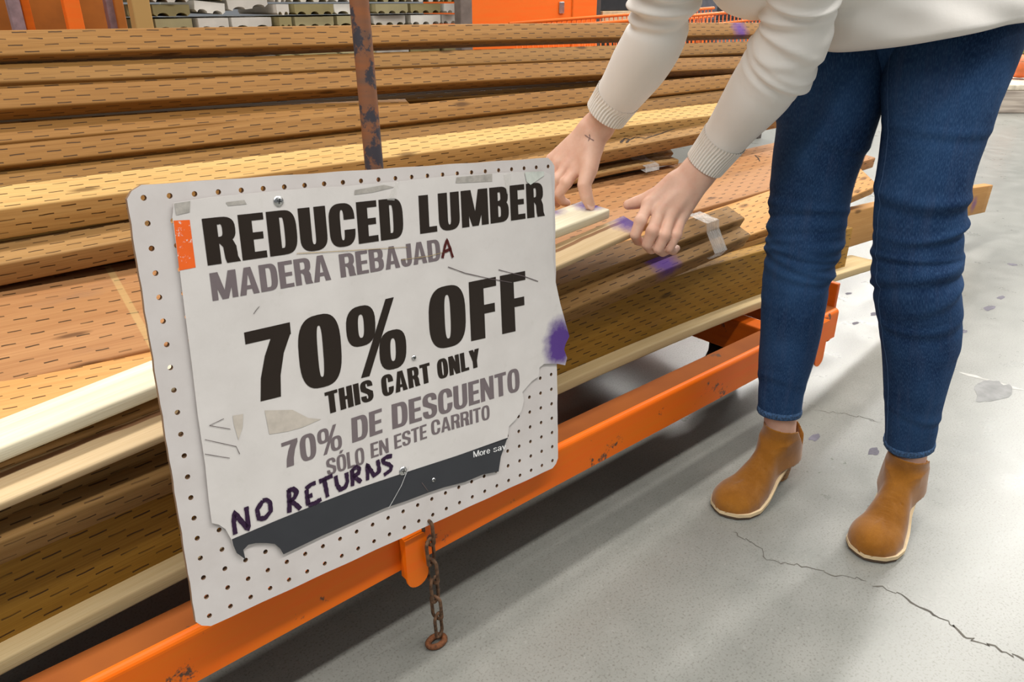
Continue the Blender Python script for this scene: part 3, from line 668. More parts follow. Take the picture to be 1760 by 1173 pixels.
def strokes(name, lines, wpx, mat, off=.0009):
    if name == 'scratch' and len(lines) > 1:
        for ln in lines: strokes(name, [ln], wpx, mat, off)
        return
    bm = bmesh.new()
    for ln in lines:
        pts = [sxy(x, y, SOFF + off) for x, y in ln]; P = []
        for a_, b_ in zip(pts[:-1], pts[1:]):
            for k in range(5): P.append(np.array(a_) + (np.array(b_) - np.array(a_)) * k / 5)
        P.append(np.array(pts[-1])); L = []; R_ = []; hw = wpx / 2 / 36
        for i, p in enumerate(P):
            t = P[min(i + 1, len(P) - 1)] - P[max(0, i - 1)]; t /= np.linalg.norm(t) + 1e-9; n = np.array([-t[1], t[0]]); h_ = hw * random.uniform(.82, 1.12)
            L.append(bm.verts.new(spt(*(p + n * h_), SOFF + off))); R_.append(bm.verts.new(spt(*(p - n * h_), SOFF + off)))
        for i in range(len(P) - 1): bm.faces.new((L[i], L[i + 1], R_[i + 1], R_[i]))
    for f in bm.faces:
        f.normal_update()
        if f.normal.dot(Vector(EN)) < 0: f.normal_flip()
    sobj(name, bm, mat, sheet)
def z5(pts): return [(220 + x / 3.91, 800 + y / 3.91) for x, y in pts]
strokes('handwriting', [z5([(722, 465), (712, 390), (715, 318), (760, 375), (810, 432), (803, 350), (795, 280)]),
                        z5([(905, 240), (868, 300), (880, 360), (920, 358), (960, 310), (955, 250), (930, 232), (905, 240)]),
                        z5([(1085, 320), (1085, 240), (1080, 165)]), z5([(1075, 175), (1110, 158), (1135, 180), (1120, 220), (1090, 240), (1125, 262), (1160, 295)]),
                        z5([(1200, 165), (1205, 215), (1212, 270)]), z5([(1195, 160), (1230, 130), (1262, 118)]), z5([(1205, 215), (1240, 200)]), z5([(1212, 270), (1262, 252), (1300, 228)]),
                        z5([(1285, 112), (1330, 90), (1375, 70)]), z5([(1318, 95), (1330, 150), (1342, 215)]),
                        z5([(1395, 72), (1405, 130), (1425, 165), (1460, 150), (1475, 110), (1468, 50)]),
                        [(606, 836), (606, 822), (605, 808)], [(605, 810), (612, 803), (618, 806), (616, 814), (608, 819), (613, 823), (621, 829)],
                        [(632, 826), (632, 812), (631, 799), (637, 808), (643, 818), (652, 811), (651, 801), (649, 791)],
                        [(674, 784), (664, 786), (658, 791), (660, 796), (669, 799), (673, 803), (671, 809), (660, 817)]], 8.5, M['marker'])
strokes('handwriting', [[(760.5, 444), (764, 427), (768, 412), (774, 428), (778.5, 443)], [(764, 433), (775, 428)]], 6.0, M['red_marker'])
# tape, grime and scratches on the sheet
for q in ([(785, 305), (846, 299), (846, 312), (783, 315)], [(388, 348), (420, 344), (424, 351), (392, 354)], [(610, 327), (660, 318), (678, 322), (640, 331), (609, 335)]): decal('tape_remnant', q, M['grime_dark'], .0005)
decal('tape_remnant', [(299.5, 350), (327, 346), (326, 365), (303, 370)], M['grime_dark'], .0005)
decal('tape_remnant', [(455, 706), (503, 705), (530, 719), (552, 721), (520, 735), (495, 742), (463, 747)], M['grime'], .0005)
decal('tape_remnant', [(400, 715), (418, 712), (417, 735), (410, 757), (402, 730)], M['grime'], .0005)
decal('torn_tape', [(902, 296), (935, 294.6), (935, 302), (912, 318), (905, 312)], flat('milky_tape', (.70, .74, .68), .2), .0012)
decal('tape_strip', [(866, 299), (878, 296), (875, 335), (871, 333)], M['tape'], .0012)
decal('tape_strip', [(682, 312), (686, 312), (678, 345), (665, 344)], M['tape'], .0012)
dk = flat('scratch_dark', (.12, .09, .09), .7)
strokes('scratch', [[(770, 459), (800, 470), (845, 480), (880, 486)], [(857, 464), (900, 475), (925, 484)]], 1.6, dk)
strokes('scratch', [[(510, 436), (600, 431), (700, 425)], [(690, 447), (740, 440), (765, 433)]], 1.2, flat('scratch_yellow', (.45, .34, .18), .7))
strokes('scratch', [[(436, 540), (440, 534), (446, 527)], [(360, 732), (396, 738)], [(352, 781), (395, 788)], [(352, 756), (406, 768), (412, 781)], [(360, 732), (385, 720)]], 1.0, dk)
strokes('scratch', [[(725, 830), (736, 845)]], 1.6, dk); strokes('scratch', [[(703, 802), (690, 835), (675, 862), (668, 874)]], 1.6, flat('scratch_light', (.6, .6, .6), .5))
def screw(px, py, r=.0042):
    X, Y = sxy(px, py, SOFF); bm = bmesh.new(); c0 = spt(X, Y, SOFF + .0004); rings = []
    for k in range(6):
        a_ = PI / 2 * k / 5; rings.append([bm.verts.new(spt(X, Y, SOFF + .0004 + .0022 * math.sin(a_)) + Vector(EX) * r * math.cos(a_) * .98 * math.cos(t) + Vector(EY) * r * math.cos(a_) * .98 * math.sin(t)) for t in [2 * PI * j / 20 for j in range(20)]])
    for A_, B_ in zip(rings[:-2], rings[1:-1]):
        for j in range(20): bm.faces.new((A_[j], A_[(j + 1) % 20], B_[(j + 1) % 20], B_[j]))
    bm.faces.new(rings[-2]); o = sobj('screw', bm, M['steel'], smooth=True)
    bm = bmesh.new()
    for (dx, dy) in ((1, .25), (-.25, 1)):
        a_ = Vector(EX) * dx + Vector(EY) * dy; a_.normalize(); b_ = Vector(EN).cross(a_); c = spt(X, Y, SOFF + .0028)
        bm.faces.new([bm.verts.new(c + a_ * s1 * r * .5 + b_ * s2 * .0005) for s1, s2 in ((-1, -1), (1, -1), (1, 1), (-1, 1))])
    sobj('screw_slot', bm, M['black'], o)
screw(478.5, 346, .0062); screw(692.5, 810, .0066); screw(711, 615, .0038); screw(745, 825, .0035)

# ---------------------------------------------------------------- tape round the bundles
plast = NT('stretch_film'); plast.b.inputs['Alpha'].default_value = .38
o_ = plast.objc(); plast.bump(plast.noise(plast.scalev(o_, (400, 60, 60)), 1.0, 3), .002, .9); M['film'] = plast.done((.85, .85, .83), .08, 0, .9)
def film(label, pts, rr, name='plastic_wrap'):
    """a crinkled band around a bundle: pts are its outline (y,z), at x .. x+w"""
    bm = bmesh.new(); N = 26; x0_, wd = rr; rows = []
    for k in range(N + 1):
        x = x0_ + wd * k / N; j = .0011 * math.sin(k * 2.1) + random.uniform(-.0006, .0006)
        cy = sum(p[0] for p in pts) / len(pts); cz = sum(p[1] for p in pts) / len(pts)
        rows.append([bm.verts.new((x + .012 * (p[1] - cz) * 2, cy + (p[0] - cy) * (1.03) + (j if p[0] > cy else -j), cz + (p[1] - cz) * 1.03 + random.uniform(-.0004, .0012) + j * .5)) for p in pts])
    n = len(pts)
    for A_, B_ in zip(rows[:-1], rows[1:]):
        for k in range(n): bm.faces.new((A_[k], A_[(k + 1) % n], B_[(k + 1) % n], B_[k]))
    o = obj(name, bm, M['film'], None, False); tag(o, label, 'plastic wrap'); return o
def dens(P, n=8):
    out = []
    for i in range(len(P)):
        a_ = np.array(P[i]); b_ = np.array(P[(i + 1) % len(P)])
        for k in range(n): out.append(tuple(a_ + (b_ - a_) * k / n))
    return out
q1 = ony(1205, 362, .91); q2 = ony(1222, 440, .85)
def yz(px, py, Y): q = ony(px, py, Y); return (q[1], q[2])
film('clear stretch film wound round the two taped boards, right of the left hand',
     dens([yz(1215, 362, .925), yz(1216, 385, .878), yz(1222, 398, .875), yz(1228, 436, .85), (.862, yz(1228, 436, .85)[1] - .015), (.94, yz(1215, 362, .925)[1] - .06)]), (ony(1218, 400, .88)[0] - .015, .045))
film('crumpled clear film on the weathered strips between the two hands',
     dens([yz(1105, 254, 1.385), yz(1108, 272, 1.345), yz(1115, 286, 1.302), (1.300, yz(1115, 286, 1.302)[1] - .014), (1.39, yz(1105, 254, 1.385)[1] - .02)]), (ony(1095, 270, 1.34)[0] - .01, .06))
# ---------------------------------------------------------------- person
person = empty('person', (1.38, .52, 0)); tag(person, 'person in cream sweater and blue jeans bending over the boards', 'person')
MPP = Matrix.Translation((-1.38, -.52, 0))
def pobj(name, me_or_bm, mats, parent=None, smooth=True):
    if isinstance(me_or_bm, bmesh.types.BMesh): o = obj(name, me_or_bm, mats, parent or person, smooth)
    else:
        me_or_bm.polygons.foreach_set('use_smooth', [smooth] * len(me_or_bm.polygons)); o = link(name, me_or_bm, parent or person, mats)
    if parent is None: o.matrix_parent_inverse = MPP
    return o
# --- materials
def denim():
    t = NT('blue_denim'); uv = t.uv(); o = t.objc()
    n1 = t.noise(o, 7, 4, .6); n2 = t.noise(t.scalev(uv, (700, 160, 1)), 1, 2, .6); n3 = t.noise(t.scalev(uv, (60, 9, 1)), 1, 4, .65)
    c = t.mix(t.ramp(n1, .35, .68), (.005, .021, .068), (.020, .060, .150))
    c = t.mix(t.math('MULTIPLY', t.ramp(n2, .45, .7), .45), c, (.06, .13, .26))
    c = t.mix(t.math('MULTIPLY', t.ramp(n3, .5, .75), .35), c, (.05, .075, .15))
    t.bump(n2, .0006, .35); return t.done(c, .85, 0, .15)
M['denim'] = denim(); M['denim_hem'] = flat('denim_hem', (.035, .09, .20), .9, var=.4, scale=260); M['thread'] = flat('jeans_thread', (.06, .12, .24), .9)
def knit(rib):
    t = NT('cream_knit_rib' if rib else 'cream_knit'); uv = t.uv(); o = t.objc()
    sep = t.node('ShaderNodeSeparateXYZ', {0: uv}); u, v = sep.outputs[0], sep.outputs[1]
    n = t.noise(o, 260, 2, .6); n1 = t.noise(o, 6, 3)
    c = t.mix(t.ramp(n1, .3, .7), (.83, .79, .74), (.88, .85, .81))
    if rib:
        s_ = t.math('SINE', t.math('MULTIPLY', u, 42.0)); h = t.ramp(s_, -.8, .6)
        c = t.mix(h, (.70, .65, .58), (.87, .84, .79)); t.bump(n, .0006, .3)
    else: t.bump(n, .0006, .3)
    return t.done(c, .9, 0, .15)
M['knit'] = knit(False); M['rib'] = knit(True)
def skinm():
    t = NT('skin'); o = t.objc(); n = t.noise(o, 26, 4, .6); n2 = t.noise(o, 300, 3, .6)
    c = t.mix(t.ramp(n, .35, .7), (.68, .40, .29), (.76, .49, .37)); c = t.mix(t.math('MULTIPLY', t.ramp(t.noise(o, 60, 3), .5, .8), .35), c, (.66, .30, .22))
    t.bump(n2, .0004, .25); t.set(t.b.inputs['Subsurface Weight'], .12); t.set(t.b.inputs['Subsurface Radius'], (1.0, .35, .2)); t.b.inputs['Subsurface Scale'].default_value = .006
    return t.done(c, .5, 0, .35)
M['skin'] = skinm(); M['nail'] = flat('finger_nail', (.80, .52, .44), .25, var=.05); M['hair'] = flat('brown_hair', (.09, .045, .022), .5, var=.08, scale=200)
M['suede'] = None
def suede():
    t = NT('tan_suede'); o = t.objc(); n = t.noise(o, 17, 5, .6); n2 = t.noise(o, 500, 2, .7); n3 = t.noise(o, 48, 4, .6)
    c = t.mix(t.ramp(n, .32, .68), (.20, .072, .006), (.30, .118, .014)); c = t.mix(t.math('MULTIPLY', t.ramp(n3, .5, .72), .35), c, (.33, .145, .035))
    c = t.mix(t.math('MULTIPLY', t.ramp(n2, .4, .7), .25), c, (.13, .05, .01)); t.bump(n2, .0006, .3)
    t.set(t.b.inputs['Sheen Weight'], .3); return t.done(c, .92, 0, .1)
M['suede'] = suede(); M['welt'] = flat('cream_welt', (.72, .55, .33), .6, var=.1); M['stack_heel'] = flat('stacked_heel', (.36, .17, .05), .6, var=.3, scale=160); M['sole'] = flat('boot_sole', (.10, .06, .035), .8)

# --- lofted cloth
def catmull(P, n):
    P = [np.array(p, float) for p in P]; P = [2 * P[0] - P[1]] + P + [2 * P[-1] - P[-2]]; out = []
    for i in range(1, len(P) - 2):
        for k in range(n):
            t = k / n; a, b, c, d = P[i - 1:i + 3]
            out.append(.5 * ((2 * b) + (-a + c) * t + (2 * a - 5 * b + 4 * c - d) * t * t + (-a + 3 * b - 3 * c + d) * t ** 3))
    out.append(P[-2]); return out
def loft(bm, ctrl, side, n=64, sub=12, disp=None, cap=(False, False), u_off=0, thick=False, thick_end=False, uang=False):
    """ctrl: (x,y,z, ra, rb) ; side = direction of ra. uv = metres round, metres along"""
    C = catmull(ctrl, sub); uvl = bm.loops.layers.uv.verify(); side = np.array(side, float); rings = []; Ls = []; L = 0
    for i, c in enumerate(C):
        t = C[min(i + 1, len(C) - 1)][:3] - C[max(i - 1, 0)][:3]; t /= np.linalg.norm(t)
        A = side - t * (side @ t); A /= np.linalg.norm(A); Bv = np.cross(t, A)
        if i: L += np.linalg.norm(c[:3] - C[i - 1][:3])
        Ls.append(L); rg = []
        for k in range(n):
            a = 2 * PI * k / n; ra, rb = c[3], c[4]; ca, sa = math.cos(a), math.sin(a)
            d = disp(L, a, i / (len(C) - 1)) if disp else 0
            rg.append(bm.verts.new(c[:3] + A * ca * (ra + d) + Bv * sa * (rb + d)))
        rings.append(rg)
    rm = float(np.mean([c[3] for c in C]))
    for i in range(len(C) - 1):
        for k in range(n):
            k2 = (k + 1) % n; f = bm.faces.new((rings[i][k], rings[i][k2], rings[i + 1][k2], rings[i + 1][k]))
            for lp, (kk, ii) in zip(f.loops, ((k, i), (k + 1, i), (k + 1, i + 1), (k, i + 1))): lp[uvl].uv = (2 * PI * kk / n * (1 if uang else rm) + u_off, Ls[ii])
    if cap[0]: bm.faces.new(rings[0][::-1])
    if cap[1]: bm.faces.new(rings[-1])
    if thick_end:   # turned-in edge
        c = C[-1][:3]; t = C[-1][:3] - C[-2][:3]; t /= np.linalg.norm(t)
        inn = [bm.verts.new(Vector(v.co) + (Vector(c) - v.co) * .12 - Vector(t) * .012) for v in rings[-1]]
        for k in range(n): bm.faces.new((rings[-1][k], rings[-1][(k + 1) % n], inn[(k + 1) % n], inn[k]))
    return C, rings, Ls
def g_(x, c, w): return math.exp(-((x - c) / w) ** 2)
def PX(px, py, dep, hw, k=1.0): q = PD(px, py, dep); r = hw * dep / FPX; return (*q, r, r * k)
SIDE = tuple(RR)
def leg(kind):
    if kind == 'L':   # her left leg, on the right of the photo
        ctrl = [PX(1655, 10, 1.285, 104, .8), PX(1642, 60, 1.27, 108, .9), PX(1628, 110, 1.265, 104), PX(1616, 160, 1.265, 95), PX(1608, 210, 1.27, 86), PX(1596, 270, 1.28, 78), PX(1585, 330, 1.29, 74), PX(1578, 390, 1.31, 70.5), PX(1574, 440, 1.33, 69.5, 1.02), PX(1576, 490, 1.345, 68.5, 1.02), PX(1580, 540, 1.37, 65), PX(1580, 590, 1.395, 60.5, 1.05), PX(1575, 650, 1.42, 50.5, 1.1), PX(1568, 710, 1.45, 42, 1.08), PX(1561, 765, 1.483, 38)]
    else:
        ctrl = [PX(1446, 20, 1.36, 92, .8), PX(1436, 60, 1.355, 94, .9), PX(1428, 120, 1.355, 92), PX(1424, 170, 1.365, 88), PX(1416, 220, 1.38, 80), PX(1404, 270, 1.40, 73), PX(1395, 320, 1.42, 67), PX(1388, 370, 1.44, 63.5), PX(1380, 420, 1.46, 61, 1.05), PX(1371, 470, 1.48, 56, 1.05), PX(1364, 520, 1.50, 52, 1.1), PX(1357, 570, 1.53, 48, 1.15), PX(1350, 620, 1.55, 44, 1.1), PX(1344, 665, 1.565, 38), PX(1339, 708, 1.585, 34.5)]
    kneeL = {'L': .46, 'R': .43}[kind]
    rs = random.Random(3 if kind == 'L' else 9)
    WR = []
    for _ in range(11): WR.append((kneeL + rs.gauss(0, .07), rs.uniform(.004, .0085), rs.uniform(.0025, .0055), rs.uniform(-.5, .5), rs.uniform(0, 6.28), rs.uniform(.02, .05)))
    for _ in range(7): WR.append((rs.uniform(.12, .75), rs.uniform(.006, .010), rs.uniform(.0012, .0028), rs.uniform(-.6, .6), rs.uniform(0, 6.28), rs.uniform(.03, .07)))
    def disp(L, a, f):
        d = 0
        for (c, w_, am, sl, ph, sa) in WR:
            cc = c + sa * .35 * math.sin(a + ph); m = .35 + .65 * max(0, math.cos(a - ph * 1.3))
            x = (L - cc) / (w_ * 1.25); d += .78 * am * m * (math.exp(-x * x) - .7 * math.exp(-((x - 1.6) / 1.1) ** 2))
        return d + .0012 * math.sin(L * 31 + 3 * a)
    bm = bmesh.new(); C, rings, Ls = loft(bm, ctrl, SIDE, n=72, sub=16, disp=disp, thick_end=True)
    return bm, C, rings, Ls
jeans = empty('jeans', (1.38, .52, 0)); jeans.parent = person; jeans.matrix_parent_inverse = MPP
bmA, CA, rA, LA = leg('L'); bmB, CB_, rB, LB = leg('R')
hemdata = []
for C, rg in ((CA, rA), (CB_, rB)):
    hemdata.append(([tuple(v.co) for v in rg[-1]], [tuple(v.co) for v in rg[-8]], [[tuple(v.co) for v in r] for r in rg]))
me = bpy.data.meshes.new('t'); bmA.to_mesh(me); bmB.from_mesh(me); bmA.free()
# seat of the jeans
def PR(px, py, dep, ra, rb): q = PD(px, py, dep); return (*q, ra, rb)
loft(bmB, [PR(1590, -20, 1.32, .165, .13), PR(1585, 40, 1.32, .17, .135), PR(1570, 90, 1.32, .155, .12), PR(1550, 130, 1.32, .11, .09), PR(1532, 168, 1.32, .04, .05)], SIDE, n=48, sub=8, cap=(True, True))
jl = obj('jeans_legs', bmB, M['denim'], jeans, True); jl.matrix_parent_inverse = MPP
for (last, prev, allr) in hemdata:
    c = np.mean(last, axis=0); cp = np.mean(prev, axis=0); t = (c - cp) / np.linalg.norm(c - cp)
    bm = bmesh.new(); n = len(last); rows = []
    for (s_, off) in ((-.013, .0006), (-.0125, .0020), (-.007, .0024), (-.001, .0022), (.001, .0012), (.0012, -.001)):
        rows.append([bm.verts.new(np.array(p) + t * s_ + (np.array(p) - c) / np.linalg.norm(np.array(p) - c) * (off + .0006 * math.sin(k * 1.7) * (1 if -.01 < s_ < 0 else 0))) for k, p in enumerate(last)])
    for A_, B_ in zip(rows[:-1], rows[1:]):
        for k in range(n): bm.faces.new((A_[k], A_[(k + 1) % n], B_[(k + 1) % n], B_[k]))
    o = obj('hem', bm, M['denim_hem'], jl, True)
# outseam stitches
def seam(allr, idx):
    bm = bmesh.new(); P = [Vector(r[idx]) for r in allr]
    cs = [Vector(np.mean(r, axis=0)) for r in allr]; pts = [p + (p - c).normalized() * .0006 for p, c in zip(P, cs)]
    for i in range(10, len(pts) - 1):
        for (a, b) in ((.0, .35), (.5, .85)):
            add_tube(bm, [pts[i].lerp(pts[i + 1], a), pts[i].lerp(pts[i + 1], b)], .0006, 5)
    return bm
bm = seam(hemdata[1][2], 4); obj('seam_stitching', bm, M['thread'], jl); bm = seam(hemdata[0][2], 35); obj('seam_stitching', bm, M['thread'], jl)

# --- sweater
sweater = empty('sweater', (1.3, .55, .9)); sweater.parent = person; sweater.matrix_parent_inverse = MPP
MPS = Matrix.Translation((-1.3, -.55, -.9))
def swobj(name, bm, m): o = obj(name, bm, m, sweater, True); o.matrix_parent_inverse = MPS; return o
armB = [PX(1415, -330, .95, 80, 1.1), PX(1400, -180, 1.0, 84, 1.0), PX(1388, -70, 1.06, 72), PX(1376, 0, 1.11, 62), PX(1364, 60, 1.15, 60), PX(1335, 115, 1.20, 60.5), PX(1300, 165, 1.25, 54), PX(1262, 215, 1.31, 43), PX(1238, 248, 1.345, 37.5), PX(1211, 283, 1.375, 33.5)]
armA = [PX(1215, -420, .98, 78, 1.1), PX(1190, -250, 1.02, 80), PX(1160, -100, 1.10, 66), PX(1145, -30, 1.16, 56), PX(1138, 25, 1.2, 51), PX(1124, 68, 1.235, 52), PX(1100, 110, 1.28, 50), PX(1075, 148, 1.32, 43), PX(1058, 172, 1.348, 38.5), PX(1041, 197, 1.37, 35.5)]
def armdisp(cen, seed, amp):
    rs = random.Random(seed); WR = [(cen + rs.uniform(-.085, .07), rs.uniform(.006, .011), rs.uniform(.5, 1) * amp, rs.uniform(0, 6.28), rs.uniform(.01, .035)) for _ in range(12)]
    def disp(L, a, f):
        d = 0
        for (c, w_, am, ph, sa) in WR:
            cc = c + sa * .5 * math.sin(a + ph); x = (L - cc) / w_; d += am * (.3 + .7 * max(0, math.cos(a - ph))) * (math.exp(-x * x) - .6 * math.exp(-((x - 1.7)) ** 2))
        return d
    return disp
def armlen(ctrl): 
    C = catmull(ctrl, 12); return sum(np.linalg.norm(C[i + 1][:3] - C[i][:3]) for i in range(len(C) - 1)), C
for ctrl, seed, cen_i, amp in ((armB, 5, 4, .0062), (armA, 11, 4, .0095)):
    tot, C = armlen(ctrl); cen = sum(np.linalg.norm(C[i + 1][:3] - C[i][:3]) for i in range(cen_i * 12))
    bm = bmesh.new(); loft(bm, ctrl[:-1], SIDE, n=56, sub=14, disp=armdisp(cen, seed, amp)); swobj('sleeve', bm, M['knit'])
    cc = list(ctrl[-3:]); bm = bmesh.new()
    C3 = catmull(cc, 14); seg = C3[9:]
    def rd(L, a, f): return .0008 * math.sin(a * 42) + .0010
    loft(bm, [tuple(c) for c in seg[::3]] + [tuple(seg[-1])] if (len(seg) - 1) % 3 else [tuple(c) for c in seg[::3]], SIDE, n=336, sub=4, disp=rd, thick_end=True, uang=True); swobj('ribbed_cuff', bm, M['rib'])
# torso: rings carried from the hem up to the neck
def torso():
    up_ = np.array([0, 0, 1.0]); r = RR; f = FH
    K = [(PD(1585, 50, 1.275), r * .192 + up_ * .022, f * .185), (PD(1570, 10, 1.265), r * .212 + up_ * .02, f * .195), (PD(1535, -40, 1.24), r * .195 - up_ * -.06, f * .185),
         (PD(1470, -100, 1.19), r * .165 + up_ * .11, f * .165 + up_ * .02), (PD(1390, -165, 1.13), r * .125 + up_ * .135, f * .17 + up_ * .03), (PD(1310, -235, 1.07), r * .08 + up_ * .11, f * .18), (PD(1270, -280, 1.04), r * .05 + up_ * .06, f * .10)]
    C = catmull([np.concatenate([np.asarray(c), a, b]) for c, a, b in K], 10); bm = bmesh.new(); n = 84; rg = []; uvl = bm.loops.layers.uv.verify()
    rs = random.Random(5)
    for i, c in enumerate(C):
        q = i / (len(C) - 1); row = []
        for k in range(n):
            a = 2 * PI * k / n
            w = 1 + (.030 * math.sin(3 * a + 9 * q + 1) + .016 * math.sin(6 * a - 14 * q) + .012 * math.sin(11 * a + 20 * q)) * max(0, 1 - q * 1.6)
            sag = -(.010 * max(0, math.sin(a * 1 + 4.4)) + .005 * math.sin(2 * a + 1)) * max(0, 1 - q * 5)
            roll = 1 - .10 * max(0, 1 - q * 22) ** 2
            row.append(bm.verts.new(c[:3] + (c[3:6] * math.cos(a) + c[6:9] * math.sin(a)) * w * roll + up_ * sag))
        rg.append(row)
    for i in range(len(C) - 1):
        for k in range(n):
            fc = bm.faces.new((rg[i][k], rg[i][(k + 1) % n], rg[i + 1][(k + 1) % n], rg[i + 1][k]))
    inn = [bm.verts.new(Vector(v.co) + (Vector(C[0][:3]) - v.co) * .10 + Vector((0, 0, .015))) for v in rg[0]]
    for k in range(n): bm.faces.new((rg[0][k], inn[k], inn[(k + 1) % n], rg[0][(k + 1) % n]))
    bm.faces.new(rg[-1]); bmesh.ops.recalc_face_normals(bm, faces=bm.faces); return bm
swobj('sweater_body', torso(), M['knit'])

# --- skin: signed distance field turned into one surface
def sd_chain(P, pts, rad):
    d = np.full(len(P), 1e3, np.float32)
    for i in range(len(pts) - 1):
        a = np.array(pts[i]); b = np.array(pts[i + 1]); ab = b - a; L2 = ab @ ab
        t = np.clip(((P - a) @ ab) / L2, 0, 1); dd = np.linalg.norm(P - a - t[:, None] * ab, axis=1) - (rad[i] + (rad[i + 1] - rad[i]) * t); d = np.minimum(d, dd)
    return d
def sd_ell(P, c, R, ax):   # ax: 3 axes rows
    q = (P - np.array(c)) @ np.array(ax).T; R = np.array(R); k0 = np.linalg.norm(q / R, axis=1); k1 = np.linalg.norm(q / R ** 2, axis=1) + 1e-9
    return k0 * (k0 - 1) / k1
def smin(ds, k):
    m = ds[0]
    for d in ds[1:]:
        h = np.clip(.5 + .5 * (d - m) / k, 0, 1); m = d * (1 - h) + m * h - k * h * (1 - h)
    return m
def nets(fn, lo, hi, h):
    lo = np.array(lo); n = np.ceil((np.array(hi) - lo) / h).astype(int) + 1
    c = 4; nc = n // c + 2
    g = np.stack(np.meshgrid(*[np.arange(k) for k in nc], indexing='ij'), -1).reshape(-1, 3)
    dc = fn(lo + g * h * c).reshape(nc)
    V = np.full(n, 1.0, np.float32)
    idx = np.stack(np.meshgrid(*[np.arange(k) for k in n], indexing='ij'), -1).reshape(-1, 3)
    cc = np.minimum((idx + c // 2) // c, nc - 1); near = dc[cc[:, 0], cc[:, 1], cc[:, 2]]
    m = np.abs(near) < h * c * 1.3; out = near.copy()
    sel = idx[m]; res = np.empty(len(sel), np.float32)
    for i in range(0, len(sel), 200000): res[i:i + 200000] = fn(lo + sel[i:i + 200000] * h)
    out[m] = res; V = out.reshape(n)
    S = V < 0; corners = [(i, j, k) for i in (0, 1) for j in (0, 1) for k in (0, 1)]
    sl = lambda i, j, k: V[i:n[0] - 1 + i, j:n[1] - 1 + j, k:n[2] - 1 + k]
    cnt = sum((sl(*q) < 0).astype(np.int8) for q in corners); act = (cnt > 0) & (cnt < 8); ci = np.argwhere(act)
    vid = -np.ones(act.shape, int); vid[act] = np.arange(len(ci)); acc = np.zeros((len(ci), 3)); num = np.zeros(len(ci))
    vals = {q: V[ci[:, 0] + q[0], ci[:, 1] + q[1], ci[:, 2] + q[2]] for q in corners}
    for q in corners:
        for ax in range(3):
            if q[ax]: continue
            r = list(q); r[ax] = 1; r = tuple(r); a, b = vals[q], vals[r]; cr = (a < 0) != (b < 0); t = np.where(cr, a / np.where(a - b == 0, 1, a - b), 0)
            p = np.tile(np.array(q, float), (len(ci), 1)); p[:, ax] += t; acc += p * cr[:, None]; num += cr
    verts = lo + (ci + acc / num[:, None]) * h; faces = []
    for ax in range(3):
        o1, o2 = [(1, 2), (2, 0), (0, 1)][ax]; s0 = [slice(0, -1)] * 3; s1 = [slice(0, -1)] * 3; s1[ax] = slice(1, None)
        E = np.argwhere(S[tuple(s0)] != S[tuple(s1)]) if True else None
        Sx = S; E = []
        a0 = [slice(0, k) for k in n]; a0[ax] = slice(0, n[ax] - 1); a1 = [slice(0, k) for k in n]; a1[ax] = slice(1, n[ax])
        E = np.argwhere(S[tuple(a0)] != S[tuple(a1)]); E = E[(E[:, o1] > 0) & (E[:, o2] > 0) & (E[:, o1] < n[o1] - 1) & (E[:, o2] < n[o2] - 1)]
        def at(d1, d2): q = E.copy(); q[:, o1] -= d1; q[:, o2] -= d2; return vid[q[:, 0], q[:, 1], q[:, 2]]
        f = np.stack([at(1, 1), at(0, 1), at(0, 0), at(1, 0)], 1); flip = ~S[E[:, 0], E[:, 1], E[:, 2]]; f[flip] = f[flip][:, ::-1]
        faces.append(f[(f >= 0).all(1)])
    return verts, np.concatenate(faces)
def to_mesh(name, parts):
    vs = []; fs = []; o = 0
    for v, f in parts: vs.append(v); fs.append(f + o); o += len(v)
    v = np.concatenate(vs); f = np.concatenate(fs); me = bpy.data.meshes.new(name)
    me.vertices.add(len(v)); me.vertices.foreach_set('co', v.astype(np.float32).ravel()); me.loops.add(len(f) * 4); me.polygons.add(len(f))
    me.loops.foreach_set('vertex_index', f.astype(np.int32).ravel()); me.polygons.foreach_set('loop_start', np.arange(0, len(f) * 4, 4, dtype=np.int32)); me.polygons.foreach_set('loop_total', np.full(len(f), 4, np.int32))
    me.update(calc_edges=True); me.validate(); return me
def H(px, py, d): return PD(px, py, d)
# left hand (right in the photo): knuckles, fingers curled over the board's near edge
wB = np.array(PD(1214, 280, 1.375)); eB = np.array(PD(1300, 165, 1.26))
MC = [H(1115, 352, 1.385), H(1134, 363, 1.375), H(1153, 369, 1.375), H(1172, 370, 1.385)]
def fing(mc, *pts): return [mc] + [H(*p) for p in pts]
LH = dict(
    idx=(fing(MC[0], (1101, 380, 1.368), (1092, 404, 1.372), (1096, 414, 1.392), (1106, 417, 1.42)), [.0112, .0110, .0098, .0088, .0075]),
    mid=(fing(MC[1], (1121, 398, 1.358), (1112, 421, 1.368), (1119, 429, 1.392), (1130, 428, 1.42)), [.0112, .0110, .0098, .0088, .0075]),
    rng=(fing(MC[2], (1142, 405, 1.36), (1131, 428, 1.368), (1139, 434, 1.392), (1148, 431, 1.42)), [.0110, .0106, .0095, .0084, .0072]),
    lit=(fing(MC[3], (1162, 404, 1.368), (1150, 427, 1.373), (1157, 432, 1.397), (1163, 427, 1.42)), [.0105, .0096, .0086, .0076, .0065]),
    th=([H(1160, 315, 1.39), H(1134, 334, 1.40), H(1109, 344, 1.41), H(1092, 349, 1.415), H(1080, 352, 1.42)], [.020, .0175, .0138, .0118, .0096]))
wA = np.array(PD(1030, 214, 1.395)); eA = np.array(PD(1100, 110, 1.28))
MCA = [H(993, 288, 1.41), H(977, 284, 1.418), H(962, 280, 1.43), H(950, 275, 1.445)]
